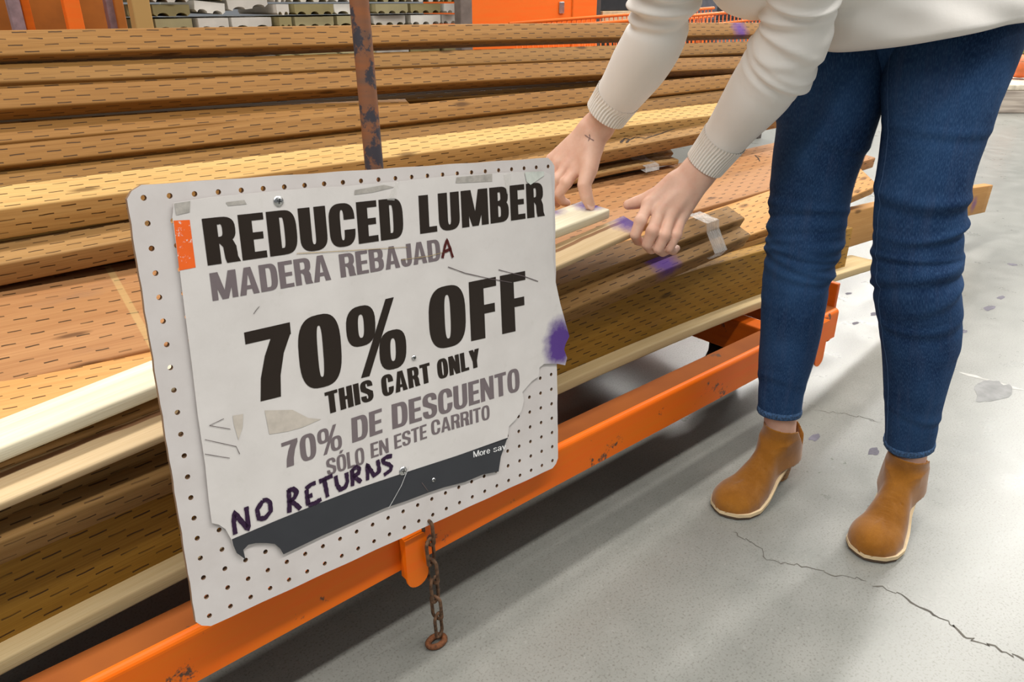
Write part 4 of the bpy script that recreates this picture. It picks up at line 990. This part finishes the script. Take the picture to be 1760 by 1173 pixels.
RH = dict(
    idx=([MCA[0], H(974, 314, 1.405), H(960, 334, 1.415), H(966, 346, 1.43), H(974, 349, 1.44)], [.0112, .0104, .0094, .0084, .0075]),
    mid=([MCA[1], H(958, 308, 1.415), H(944, 330, 1.425), H(950, 345, 1.445), H(958, 350, 1.455)], [.0112, .0104, .0094, .0084, .0074]),
    rng=([MCA[2], H(946, 302, 1.43), H(932, 322, 1.44), H(934, 336, 1.46)], [.0108, .0098, .0088, .0074]),
    lit=([MCA[3], H(934, 296, 1.445), H(922, 312, 1.455), H(922, 324, 1.47)], [.0098, .0088, .0078, .0064]),
    th=([H(1017, 258, 1.40), H(1012, 292, 1.392), H(1004, 318, 1.388), H(1008, 338, 1.392), H(1014, 353, 1.398)], [.020, .0165, .0128, .0118, .0096]))
def handfn(Hd, mcs, wr, el, palm_r, wr_r, extra):
    wm = sum(mcs) / 4
    def fn(P):
        P = P.astype(np.float32); ds = []
        for k, mc in enumerate(mcs):   # metacarpals
            base = wr + (mc - wm) * .45 + (wm - wr) * .12
            ds.append(sd_chain(P, [base, mc], [palm_r * 1.08, palm_r * .86]))
        palm = smin(ds, .010)
        arm = sd_chain(P, [wr + (wm - wr) * .15, wr, el], [wr_r * .92, wr_r, wr_r * 1.25])
        body = smin([palm, arm] + extra(P), .022)
        fr = []
        for k in ('idx', 'mid', 'rng', 'lit'): fr.append(smin([sd_chain(P, Hd[k][0], Hd[k][1])] + [np.linalg.norm(P - np.array(Hd[k][0][1]), axis=1) - Hd[k][1][1] * 1.06], .003))
        m = fr[0]
        for f_ in fr[1:]: m = smin([m, f_], .0022)
        m = smin([m, smin([body, sd_chain(P, *Hd['th'])], .014)], .0075)
        return m
    return fn
hBf = handfn(LH, MC, wB, eB, .0150, .0265, lambda P: [])
hAf = handfn(RH, MCA, wA, eA, .0155, .0255, lambda P: [])
def bounds(pts, m): pts = np.array(pts); return pts.min(0) - m, pts.max(0) + m
def allp(Hd, mcs, wr, el): return [p for k in Hd for p in Hd[k][0]] + mcs + [wr, wr + (el - wr) * .8]
parts = []
for fn, a in ((hBf, allp(LH, MC, wB, eB)), (hAf, allp(RH, MCA, wA, eA))):
    lo, hi = bounds(a, .035); parts.append(nets(fn, lo, hi, .0020))
# the rest of the body, coarser, mostly under the clothes
def P3(*a): return np.array(a, float)
ankL = np.array(PD(1561, 785, 1.486)); ankR = np.array(PD(1341, 722, 1.592))
footL = np.array([1.33, .412, .045]); footR = np.array([1.25, .652, .045])
shB = np.array(PD(1405, -200, 1.0)); shA = np.array(PD(1190, -260, 1.02))
BOOTS = [((1.478, .436, .0), math.atan2(-.036, -.23)), ((1.395, .652, .0), math.atan2(.0, -.24))]
TS = [np.array(PD(*q)) for q in ((1590, 30, 1.30), (1480, -90, 1.2), (1390, -165, 1.14), (1320, -225, 1.08))]
NK = np.array(PD(1255, -295, 1.03)); HD = NK - TS[3]; HD /= np.linalg.norm(HD)
HC = NK + HD * .13 + np.array([0, 0, .01]); HZ = (HD + np.array([0, 0, .5])); HZ /= np.linalg.norm(HZ); HY = np.cross(HZ, (-1, .2, -.3)); HY /= np.linalg.norm(HY); HX = np.cross(HY, HZ); HAX = np.array([HX, HY, HZ])
def bodyfn(P):
    P = P.astype(np.float32); ds = []
    ds.append(sd_chain(P, [TS[0], TS[1], TS[2], TS[3]], [.105, .09, .10, .085]))
    ds.append(sd_chain(P, [TS[3], NK, NK + HD * .06], [.075, .052, .05]))
    ds.append(sd_ell(P, HC, (.098, .078, .122), HAX))
    ds.append(sd_chain(P, [HC + HAX[0] * .085 + HAX[2] * .01, HC + HAX[0] * .112 - HAX[2] * .022], [.010, .013]))
    ds.append(sd_chain(P, [HC + HAX[0] * .07 - HAX[2] * .095, HC + HAX[0] * .085 - HAX[2] * .092], [.022, .018]))
    for sh, el, wr in ((shB, np.array(PD(1364, 60, 1.15)), eB), (shA, np.array(PD(1138, 25, 1.2)), eA)): ds.append(sd_chain(P, [TS[3], sh, el, wr], [.08, .045, .036, .03]))
    for C_, bo_, an_ in ((CA, BOOTS[0], ankL), (CB_, BOOTS[1], ankR)):
        idx = [int(len(C_) * q) for q in (.12, .3, .5, .7, .88, .95)]; T_ = bo_[0]; ca, sa = math.cos(bo_[1]), math.sin(bo_[1])
        lc = lambda x, z: np.array([T_[0] + ca * x, T_[1] + sa * x, z])
        pts = [C_[k][:3] for k in idx] + [np.array(an_), lc(.052, .100), lc(.085, .080), lc(.12, .058), lc(.17, .034)]
        rad = [C_[k][3] * .82 for k in idx] + [.0325, .031, .028, .022, .016]
        ds.append(sd_chain(P, pts, rad))
    return smin(ds, .02)
lo = np.minimum(np.array([.85, .28, .01]), HC - .17); hi = np.maximum(np.array([1.62, .9, 1.3]), HC + .17); parts.append(nets(bodyfn, lo, hi, .0055))
# a simple face: nose, brow, ears
bodyme = to_mesh('body', parts); body = pobj('body', bodyme, [M['skin']])
ink = flat('wrist_ink', (.26, .15, .13), .6)
ribbon_on(body, [(1005, 232), (1012, 237), (1021, 242)], 1.8, ink, 'tattoo'); ribbon_on(body, [(1011, 243), (1014, 236), (1013, 231)], 1.6, ink, 'tattoo')
hair_fn = lambda P: np.maximum(smin([sd_ell(P, HC - HX * .014 + HZ * .014, (.104, .088, .126), HAX), sd_chain(P, [HC - HX * .07, HC - HX * .10 - HZ * .12, HC - HX * .10 - HZ * .22], [.05, .04, .02])], .03), -sd_ell(P, HC + HX * .085 - HZ * .03, (.06, .064, .105), HAX))
hm = to_mesh('hair', [nets(hair_fn, HC - .34, HC + .34, .007)]); pobj('hair', hm, [M['hair']])
for sg in (-1, 1):
    for nm, rr_, off, mm in (('eye', .011, .0, flat('eye_white', (.8, .8, .78), .2)), ('iris', .0055, .0085, flat('brown_iris', (.05, .025, .015), .2))):
        bm = bmesh.new(); bmesh.ops.create_uvsphere(bm, u_segments=16, v_segments=10, radius=rr_); bm.transform(Matrix.Translation(HC + HX * (.083 + off) + HY * .03 * sg + HZ * .012)); pobj(nm, bm, [mm], body)
bm = bmesh.new(); add_tube(bm, [HC + HX * .096 + HY * y_ - HZ * (.052 + 3 * y_ * y_) for y_ in np.linspace(-.022, .022, 9)], [.002, .0045, .006, .0065, .0065, .0065, .006, .0045, .002], 8); pobj('lips', bm, [flat('lip', (.45, .16, .13), .4)], body)
# nails
def nail(c, d, nrm, wd=.0062, ln=.0095):
    c = Vector(c); d = Vector(d).normalized(); nrm = Vector(nrm).normalized(); s_ = d.cross(nrm).normalized(); nrm = s_.cross(d).normalized(); bm = bmesh.new(); rows = []
    for i in range(7):
        u = -1 + 2 * i / 6; row = []
        for j in range(7):
            v = -1 + 2 * j / 6; wq = wd * math.sqrt(max(.15, 1 - max(0, u) ** 2 * .8)); row.append(bm.verts.new(c + d * ln * u + s_ * wq * v + nrm * (.0014 * (1 - v * v) - .0008 * u * u)))
        rows.append(row)
    for A_, B_ in zip(rows[:-1], rows[1:]):
        for k in range(6): bm.faces.new((A_[k], A_[k + 1], B_[k + 1], B_[k]))
    pobj('fingernail', bm, M['nail'], body)
tv = -Vector(FF)
tp = RH['th'][0]; d_ = tp[-1] - tp[-2]; nail(tp[-1] - FF * .0086 + d_ * .10, d_, tv + Vector((0, 0, .25)))
tp = LH['th'][0]; d_ = tp[-1] - tp[-2]; nail(tp[-1] + np.array([0, 0, .0072]) - FF * .002, d_, (0, -.3, 1), .0052, .0075)

# --- boots
def boot(loc, ang, mirror, label):
    bt = empty('ankle_boot', (0, 0, 0)); bt['label'] = label; bt.parent = person; bt.matrix_parent_inverse = MPP
    # local frame: x from heel to toe, z up
    def halfw(x):      # footprint half width, x in 0..0.25
        xs = [0, .012, .035, .07, .11, .15, .19, .22, .24, .25]; ws = [.012, .026, .031, .029, .031, .040, .0455, .041, .028, .010]; return np.interp(x, xs, ws)
    def zb(x): return np.interp(x, [0, .05, .08, .12, .16, .19, .25], [.062, .058, .048, .026, .010, .006, .008])
    def up(P):
        x, y, z = P[:, 0], P[:, 1] - .006 * np.sin(P[:, 0] * 12) , P[:, 2]
        hw = halfw(np.clip(x, 0, .25)); base = zb(np.clip(x, 0, .25)) + .006
        top = np.interp(x, [0, .03, .085, .10, .12, .15, .18, .215, .24, .252], [.105, .105, .108, .108, .098, .076, .058, .046, .030, .010])
        h = np.maximum(top - base, .012); t = np.clip((z - base) / h, 0, 1.2)
        taper = np.interp(x, [0, .09, .13, .25], [.0, .0, 1, 1])
        round_ = np.sqrt(np.clip(1 - np.clip(t, 0, 1) ** 2.3, 0, 1)); wv = hw * (taper * round_ + (1 - taper) * np.interp(t, [0, .35, .7, 1], [1.0, .94, .90, .95]))
        dside = (np.abs(y) - wv) * .8; dtop = (z - top) * .75; dbot = base - z
        dx = np.maximum(-x + .004 - .012 * np.clip((z - .09) / .07, 0, 1), x - .25)
        # back of heel and toe rounding in plan
        dh = np.maximum.reduce([dside, dbot, dx, dtop])
        toe = sd_ell(P, (.196, .0, .020), (.056, .0440, .034), np.eye(3)); 
        shaft = np.maximum(np.sqrt(((x - .052) / 1.28) ** 2 + y ** 2) - (.0385 + .02 * np.clip((.12 - z) / .06, 0, 1) * .3), np.maximum(z - (.136 + .16 * (x - .05)), .06 - z))
        heel = sd_ell(P, (.040, 0, .085), (.046, .034, .045), np.eye(3))
        d = smin([np.maximum(dh, -1), np.maximum(toe, dbot)], .010); d = smin([d, shaft], .018); d = smin([d, np.maximum(heel, dbot)], .012)
        cav = np.maximum(np.sqrt(((x - .052) / 1.30) ** 2 + y ** 2) - .0352, .075 - z)
        d = np.maximum(d, -cav)
        yy = y * mirror
        notch = np.maximum(.118 + 1.7 * np.abs(x - .030) - z - .0, -(yy) - .0) if False else None
        v = np.maximum((.124 + 1.5 * np.abs(x - .022)) - z, 0 - yy * 1.0)   # side V cut
        d = np.maximum(d, -np.maximum(-((z - .094) - 1.5 * np.abs(x - .030)) * .5, -yy * 1.0 + .004)) 
        return d
    v, f = nets(up, (-.012, -.06, .0), (.262, .06, .20), .0022)
    R = Matrix.Rotation(ang, 4, 'Z'); T = Matrix.Translation(Vector(loc)); X = np.array(T @ R)
    tr = lambda q: q @ X[:3, :3].T + X[:3, 3]
    def bo(name, me, m):
        o = link(name, me, bt, [m]); me.polygons.foreach_set('use_smooth', [True] * len(me.polygons)); return o
    bo('suede_upper', to_mesh('suede_upper', [(tr(v), f)]), M['suede'])
    def slab(name, z0, z1, grow, m, xa=0.0, xb=.25):
        bm = bmesh.new(); N = 44; out = []
        xs = [xa + (xb - xa) * (1 - math.cos(PI * k / N)) / 2 for k in range(N + 1)]
        pl = [(x, float(halfw(x)) + grow) for x in xs]
        pts = [(xs[0] - grow, 0)] + pl + [(xs[-1] + grow, 0)] + [(x, -w_) for x, w_ in pl[::-1]]
        A_ = [bm.verts.new(tr(np.array([x, y + .006 * math.sin(x * 12), float(zb(np.clip(x, 0, .25))) + z0]))) for x, y in pts]; B_ = [bm.verts.new(tr(np.array([x, y + .006 * math.sin(x * 12), float(zb(np.clip(x, 0, .25))) + z1]))) for x, y in pts]; n = len(pts)
        for k in range(n): bm.faces.new((A_[k], A_[(k + 1) % n], B_[(k + 1) % n], B_[k]))
        for S_, fl in ((A_, True), (B_, False)):
            for i in range(0, n // 2 - 1):
                q = [S_[i], S_[i + 1], S_[n - 1 - i], S_[(n - i) % n]] if i else [S_[0], S_[1], S_[n - 1]]
                try: bm.faces.new(q[::-1] if fl else q)
                except ValueError: pass
        bmesh.ops.recalc_face_normals(bm, faces=bm.faces); me = bpy.data.meshes.new(name); bm.to_mesh(me); bm.free(); o = link(name, me, bt, [m]); return o
    slab('welt', .000, .0075, .0052, M['welt']); slab('outsole', -.005, .0005, .0035, M['sole'])
    # stacked heel
    bm = bmesh.new(); rows = []
    for k in range(7):
        f_ = k / 6; z = .056 * (1 - f_) + .0 * f_; sc = 1 - .22 * f_; row = []
        for j in range(24):
            a = 2 * PI * j / 24; cx = .034 + .004 * f_; x = cx + .034 * sc * math.copysign(abs(math.cos(a)) ** .8, math.cos(a)); y = .029 * sc * math.sin(a); row.append(bm.verts.new(tr(np.array([x, y, z]))))
        rows.append(row)
    for A_, B_ in zip(rows[:-1], rows[1:]):
        for j in range(24): bm.faces.new((A_[j], B_[j], B_[(j + 1) % 24], A_[(j + 1) % 24]))
    bm.faces.new(rows[0]); bm.faces.new(rows[-1][::-1]); bmesh.ops.recalc_face_normals(bm, faces=bm.faces)
    me = bpy.data.meshes.new('heel'); bm.to_mesh(me); bm.free(); link('heel', me, bt, [M['stack_heel']])
    bt.matrix_parent_inverse = Matrix.Identity(4)
    bt.matrix_parent_inverse = Matrix.Translation(-person.location)
boot(*BOOTS[0], 1, 'left tan suede ankle boot with stacked heel, nearer the camera')
boot(*BOOTS[1], 1, 'right tan suede ankle boot with cream welt, beside the cart')
# ---------------------------------------------------------------- background
def bx(name, a, b, m, parent=None, bev=.003):
    bm = bmesh.new(); add_box(bm, a, b, bev); o = obj(name, bm, m, parent); return o
def root(name, loc, label, cat, group=None):
    r = empty(name, loc); tag(r, label, cat, group); return r
def sub(name, r, a, b, m, bev=.003):
    o = bx(name, a, b, m, r, bev); o.matrix_parent_inverse = Matrix.Translation(-r.location); return o
def atx(px, Y, py=25): return ony(px, py, Y)[0]
# orange rack at far left
YR = 2.35
rk = root('storage_rack', (.5, YR, 0), 'orange steel storage rack with a bright upright, far left behind the boards', 'rack')
M['violet_steel'] = flat('faded_violet_steel', (.30, .19, .20), .5, var=.2)
M['panel_brown'] = flat('orange_brown_panel', (.42, .13, .015), .5, var=.15, scale=8)
sub('back_panel', rk, (atx(-60, YR + .12), YR + .12, .05), (atx(214, YR + .12), YR + .14, 1.5), M['panel_brown'])
for (p0, p1, m, yo) in ((18, 40, M['violet_steel'], 0), (40, 56, M['orange_dark'], .01), (114, 142, M['orange_clean'], -.03), (186, 200, M['violet_steel'], .03), (200, 216, M['panel_brown'], .02)):
    sub('upright', rk, (atx(p0, YR + yo), YR + yo, 0), (atx(p1, YR + yo), YR + yo + .03, 1.5), m)
sub('shelf_beam', rk, (atx(-60, YR), YR + .04, .35), (atx(214, YR), YR + .10, .45), M['orange_clean'])
# tan wooden post leaning on the stacks
bx_ = atx(246, 2.25); w_ = atx(262, 2.25) - atx(231, 2.25)
bm = bmesh.new(); add_box(bm, (bx_ - w_ / 2, 2.25, 0), (bx_ + w_ / 2, 2.29, 1.6), .003); tag(obj('wooden_post', bm, M['treated_gold']), 'tan wooden post standing between the orange rack and the scalloped blocks', 'post')
# scalloped edging stacks
YS = 2.5
crate = root('display_pallet', (1.3, YS + .2, 0), 'dark wooden pallet stand under the stacked scalloped blocks', 'pallet')
sub('top_deck', crate, (atx(214, YS), YS - .01, .60), (atx(800, YS), YS + .5, .63), M['dark'])
for xx in (atx(220, YS), atx(500, YS), atx(770, YS)): sub('support', crate, (xx, YS, 0), (xx + .08, YS + .45, .60), M['dark'])
def blockmat(i):
    cs = [(.62, .58, .52), (.36, .31, .17), (.72, .69, .63), (.30, .25, .12)]; t = NT('scalloped_block_%s' % ['pale', 'olive', 'white', 'khaki'][i]); o = t.objc()
    n = t.noise(o, 14, 4); return t.done(t.mix(t.ramp(n, .3, .7), cs[i], tuple(c * .8 for c in cs[i])), .9, 0, .2)
BM = [blockmat(i) for i in range(4)]
def block_mesh(wd, h=.036, dep=.30, ns=6):
    bm = bmesh.new(); out = [(0, h), (0, h * .3)]
    for k in range(ns):
        for j in range(7):
            a = PI * j / 6; out.append((wd * (k + .5) / ns - wd * .32 / ns * math.cos(a), .004 + .010 * math.sin(a)) if True else 0)
    out += [(wd, h * .3), (wd, h)]
    add_prism(bm, out, lambda p: Vector((p[0], 0, p[1])), lambda p: Vector((p[0], dep, p[1]))); bmesh.ops.recalc_face_normals(bm, faces=bm.faces)
    me = bpy.data.meshes.new('edging_block'); bm.to_mesh(me); bm.free(); return me
edges = [214, 256, 330, 392, 470, 500, 575, 640, 702, 760, 792]
protos = {}; cnt = 0; rs = random.Random(4)
colname = ['at the rack', 'right of the wooden post', 'in the third column', 'in the fourth column', 'in the narrow fifth column', 'in the sixth column', 'behind the rusty pole', 'right of the rusty pole', 'in the second column from the dark post', 'beside the dark post']
for ci_ in range(10):
    xa_ = atx(edges[ci_], YS) + .012; wd = atx(edges[ci_ + 1], YS) - xa_ - .006
    mi = []
    for lv in range(9):
        k = (ci_, (lv + ci_) % 2)
        me = block_mesh(wd, ns=max(2, int(wd / .045))); m = BM[(lv + ci_ * 3 + rs.randint(0, 1)) % 4]
        me.materials.append(m); z = .632 + lv * .0385
        o = bpy.data.objects.new('edging_block', me); COL.objects.link(o); tilt = 0
        if ci_ in (2, 3) and lv >= 7: tilt = (-1) ** ci_ * .10; z += .012
        o.location = (xa_, YS + rs.uniform(-.012, .02), z); o.rotation_euler = (0, tilt, 0)
        lev = ['lowest', 'second lowest', 'third from the bottom', 'fourth from the bottom', 'middle', 'fourth from the top', 'third from the top', 'second from the top', 'topmost'][lv]
        tag(o, 'scalloped edging block %s, %s' % (colname[ci_], lev), 'edging block', 'stacked scalloped edging blocks')
bx1 = atx(792, 2.42); tag(bx('steel_post', (bx1, 2.42, 0), (atx(812, 2.42), 2.46, 1.6), flat('brown_grey_steel', (.17, .13, .11), .6)), 'narrow brown-grey post between the scalloped blocks and orange cabinet', 'post')
# orange cabinet
YC = 2.72
cb_ = root('steel_cabinet', (2.5, YC + .2, 0), 'bright orange steel cabinet with a small grey latch, behind the boards', 'cabinet')
sub('cabinet_body', cb_, (atx(808, YC), YC, .0), (atx(1026, YC), YC + .34, 1.35), M['orange_clean'], .006)
sub('cabinet_seam', cb_, (atx(982, YC), YC - .003, .02), (atx(984, YC), YC + .0, 1.33), M['orange_dark'], 0)
lx = atx(964, YC, 15); lz = ony(964, 15, YC)[2]; sub('latch', cb_, (lx - .016, YC - .008, lz - .02), (lx + .016, YC, lz + .03), M['steel'], .003)
sub('foot_rail', cb_, (atx(806, YC), YC - .05, .02), (atx(900, YC), YC, .10), M['orange_dark'])
# shelf with cartons to its right
sh = root('display_shelf', (3.2, 3.1, 0), 'dark shelf right of the orange cabinet with black cartons', 'shelf')
YH = 3.1
sub('shelf_board', sh, (atx(1036, YH), YH, .80), (atx(1340, YH), YH + .5, .83), M['dark']); sub('shelf_back', sh, (atx(1020, YH), YH + .5, 0), (atx(1340, YH), YH + .53, 1.5), flat('shelf_back_grey', (.16, .14, .13), .8))
for pxx in (1022, 1330): sub('shelf_leg', sh, (atx(pxx, YH), YH, 0), (atx(pxx, YH) + .05, YH + .05, 1.5), M['dark'])
M['blackbox'] = flat('black_carton', (.02, .02, .024), .4); M['card'] = flat('cardboard', (.55, .40, .24), .85, var=.1); M['grey_plastic'] = flat('grey_plastic', (.10, .10, .12), .45)
tag(bx('carton', (atx(1030, YH), YH + .02, .895), (atx(1098, YH), YH + .3, 1.05), M['blackbox']), 'black carton on top of the brown carton, right of the orange cabinet', 'carton')
tag(bx('carton', (atx(1036, YH), YH + .0, .832), (atx(1092, YH), YH + .3, .893), M['card']), 'brown cardboard carton beneath the black carton', 'carton')
tag(bx('carton', (atx(1192, YH), YH + .0, .832), (atx(1232, YH), YH + .3, 1.05), M['grey_plastic']), 'dark grey carton seen between the two arms, at left', 'carton')
tag(bx('carton', (atx(1236, YH), YH + .02, .832), (atx(1290, YH), YH + .3, 1.08), M['blackbox']), 'black carton seen between the two arms, at right', 'carton')
# orange shopping cart
YB = 2.15
sc_ = root('shopping_cart', (3.1, YB, 0), 'orange wire shopping cart behind the far end of the boards', 'shopping cart')
def tubeobj(name, pts, r, m, n=8):
    bm = bmesh.new(); add_tube(bm, pts, r, n); o = obj(name, bm, m, sc_, True); o.matrix_parent_inverse = Matrix.Translation(-sc_.location); return o
x0_, x1_ = atx(985, YB), atx(1335, YB, 10)
def top(x): return .862 + .05 * (x - x0_) / (x1_ - x0_)
for yy in (YB, YB + .36):
    tubeobj('top_rim', [(x0_, yy, top(x0_)), (x1_, yy, top(x1_))], .007, M['orange_clean']); tubeobj('second_rim', [(x0_ + .1, yy, top(x0_) - .045), (x1_, yy, top(x1_) - .04)], .005, M['orange_clean'])
    tubeobj('bottom_rim', [(x0_ + .12, yy, .52), (x1_, yy, .48)], .006, M['orange_clean'])
bm = bmesh.new(); n_ = 46
for yy in (YB, YB + .36):
    for k in range(n_):
        x = x0_ + .03 + (x1_ - x0_ - .05) * k / (n_ - 1); add_tube(bm, [(x, yy, top(x)), (x + .04, yy, .5)], .0028, 6)
o = obj('basket_wires', bm, M['orange_clean'], sc_, True); o.matrix_parent_inverse = Matrix.Translation(-sc_.location); o['kind'] = 'stuff'
bm = bmesh.new()
for k in range(9): add_tube(bm, [(x0_ + .12, YB + .04 * k + .02, .52), (x1_, YB + .04 * k + .02, .48)], .0028, 6)
o = obj('basket_floor', bm, M['orange_clean'], sc_, True); o.matrix_parent_inverse = Matrix.Translation(-sc_.location)
for xx in (x0_ + .2, x1_ - .1):
    for yy in (YB + .05, YB + .32):
        tubeobj('cart_leg', [(xx, yy, .5), (xx, yy, .12)], .011, M['orange_dark']); tubeobj('cart_wheel', [(xx, yy - .012, .06), (xx, yy + .012, .06)], .058, M['black'], 24)
# far right: raised display of orange pots and plants
c = onz(1752, 195, 0); dx = np.array([c[0], c[1], 0]); 
fx_, fy_ = c[0], c[1]
ds_ = root('display_platform', (fx_, fy_, 0), 'low platform with striped beige side, far right in the distance', 'platform')
def oriented(name, r, cx, cy, w2, d2, z0, z1, m, bev=.01):
    bm = bmesh.new(); add_box(bm, (-w2, 0, z0), (w2, d2, z1), bev); R = Matrix.Rotation(PSI - PI / 2, 4, 'Z'); bm.transform(Matrix.Translation((cx, cy, 0)) @ R)
    o = obj(name, bm, m, r); 
    if r is not None: o.matrix_parent_inverse = Matrix.Translation(-r.location)
    return o
def sidemat():
    t = NT('striped_beige'); o = t.objc(); n = t.noise(t.scalev(o, (1, 1, 14)), 1.5, 3); return t.done(t.mix(t.ramp(n, .4, .6), (.52, .45, .38), (.30, .25, .21)), .8)
R3 = np.array(RR)
oriented('platform_side', ds_, fx_ + R3[0] * 1.2, fy_ + R3[1] * 1.2, 1.9, 1.2, .0, .20, sidemat()); oriented('platform_top', ds_, fx_ + R3[0] * 1.2, fy_ + R3[1] * 1.2, 1.92, 1.25, .20, .25, flat('beige_top', (.66, .58, .46), .7))
def lump(name, px, py, dep, r, m, label, cat, sy=1.0, seed=1, spikes=0):
    rs = random.Random(seed); bm = bmesh.new(); bmesh.ops.create_icosphere(bm, subdivisions=4, radius=1)
    for v in bm.verts:
        d = v.co.normalized(); rib = 1 + .07 * math.cos(8 * math.atan2(d.y, d.x)); v.co = Vector((d.x * r * rib, d.y * r * rib, d.z * r * sy * (1 - .12 * abs(d.z) ** 4)))
    q = PD(px, py, dep); bm.transform(Matrix.Translation(q)); o = obj(name, bm, m, None, True); tag(o, label, cat); return o, q
M['pumpkin'] = flat('orange_pumpkin_skin', (.70, .17, .05), .45, var=.25, scale=6)
dep = (np.array([fx_, fy_, 0]) - CC) @ FF + .35
s1 = dep / FPX
def seatz(o_, q, r, sy): 
    dz = .25 - (q[2] - r * sy * .97); o_.location.z = dz
pk, q = lump('pumpkin', 1757, 112, dep, 24 * s1, M['pumpkin'], 'orange pumpkin on the far platform at the right edge', 'pumpkin', .9); seatz(pk, q, 24 * s1, .9)
bm = bmesh.new(); add_tube(bm, [(0, 0, 0), (.01, 0, .06), (.03, 0, .10)], [.03, .02, .018], 8); st = obj('stem', bm, flat('green_stem', (.15, .16, .04), .8), pk); st.location = (q[0], q[1], q[2] + 24 * s1 * .82)
pl = root('potted_plant', tuple(PD(1795, 140, dep - .35)), 'dark pot with green leaves beside the orange pumpkin, far right', 'plant')
pl.location.z = .25
q = np.array(pl.location)
bm = bmesh.new(); add_tube(bm, [(0, 0, 0), (0, 0, .16)], [.10, .14], 20); obj('pot', bm, M['grey_plastic'], pl, True)
bm = bmesh.new(); rs = random.Random(2)
for k in range(46):
    a = rs.uniform(0, 6.28); e = rs.uniform(.2, 1.4); L = rs.uniform(.14, .30); d = Vector((math.cos(a) * math.cos(e), math.sin(a) * math.cos(e), math.sin(e))); s_ = d.cross(Vector((0, 0, 1))).normalized(); b0 = Vector((0, 0, .15))
    pts_ = [b0, b0 + d * L * .5 + s_ * .022, b0 + d * L + Vector((0, 0, -.03)), b0 + d * L * .5 - s_ * .022]; vs = [bm.verts.new(p) for p in pts_]; bm.faces.new(vs)
obj('leaves', bm, flat('olive_leaf', (.16, .19, .05), .6, var=.4, scale=20), pl)
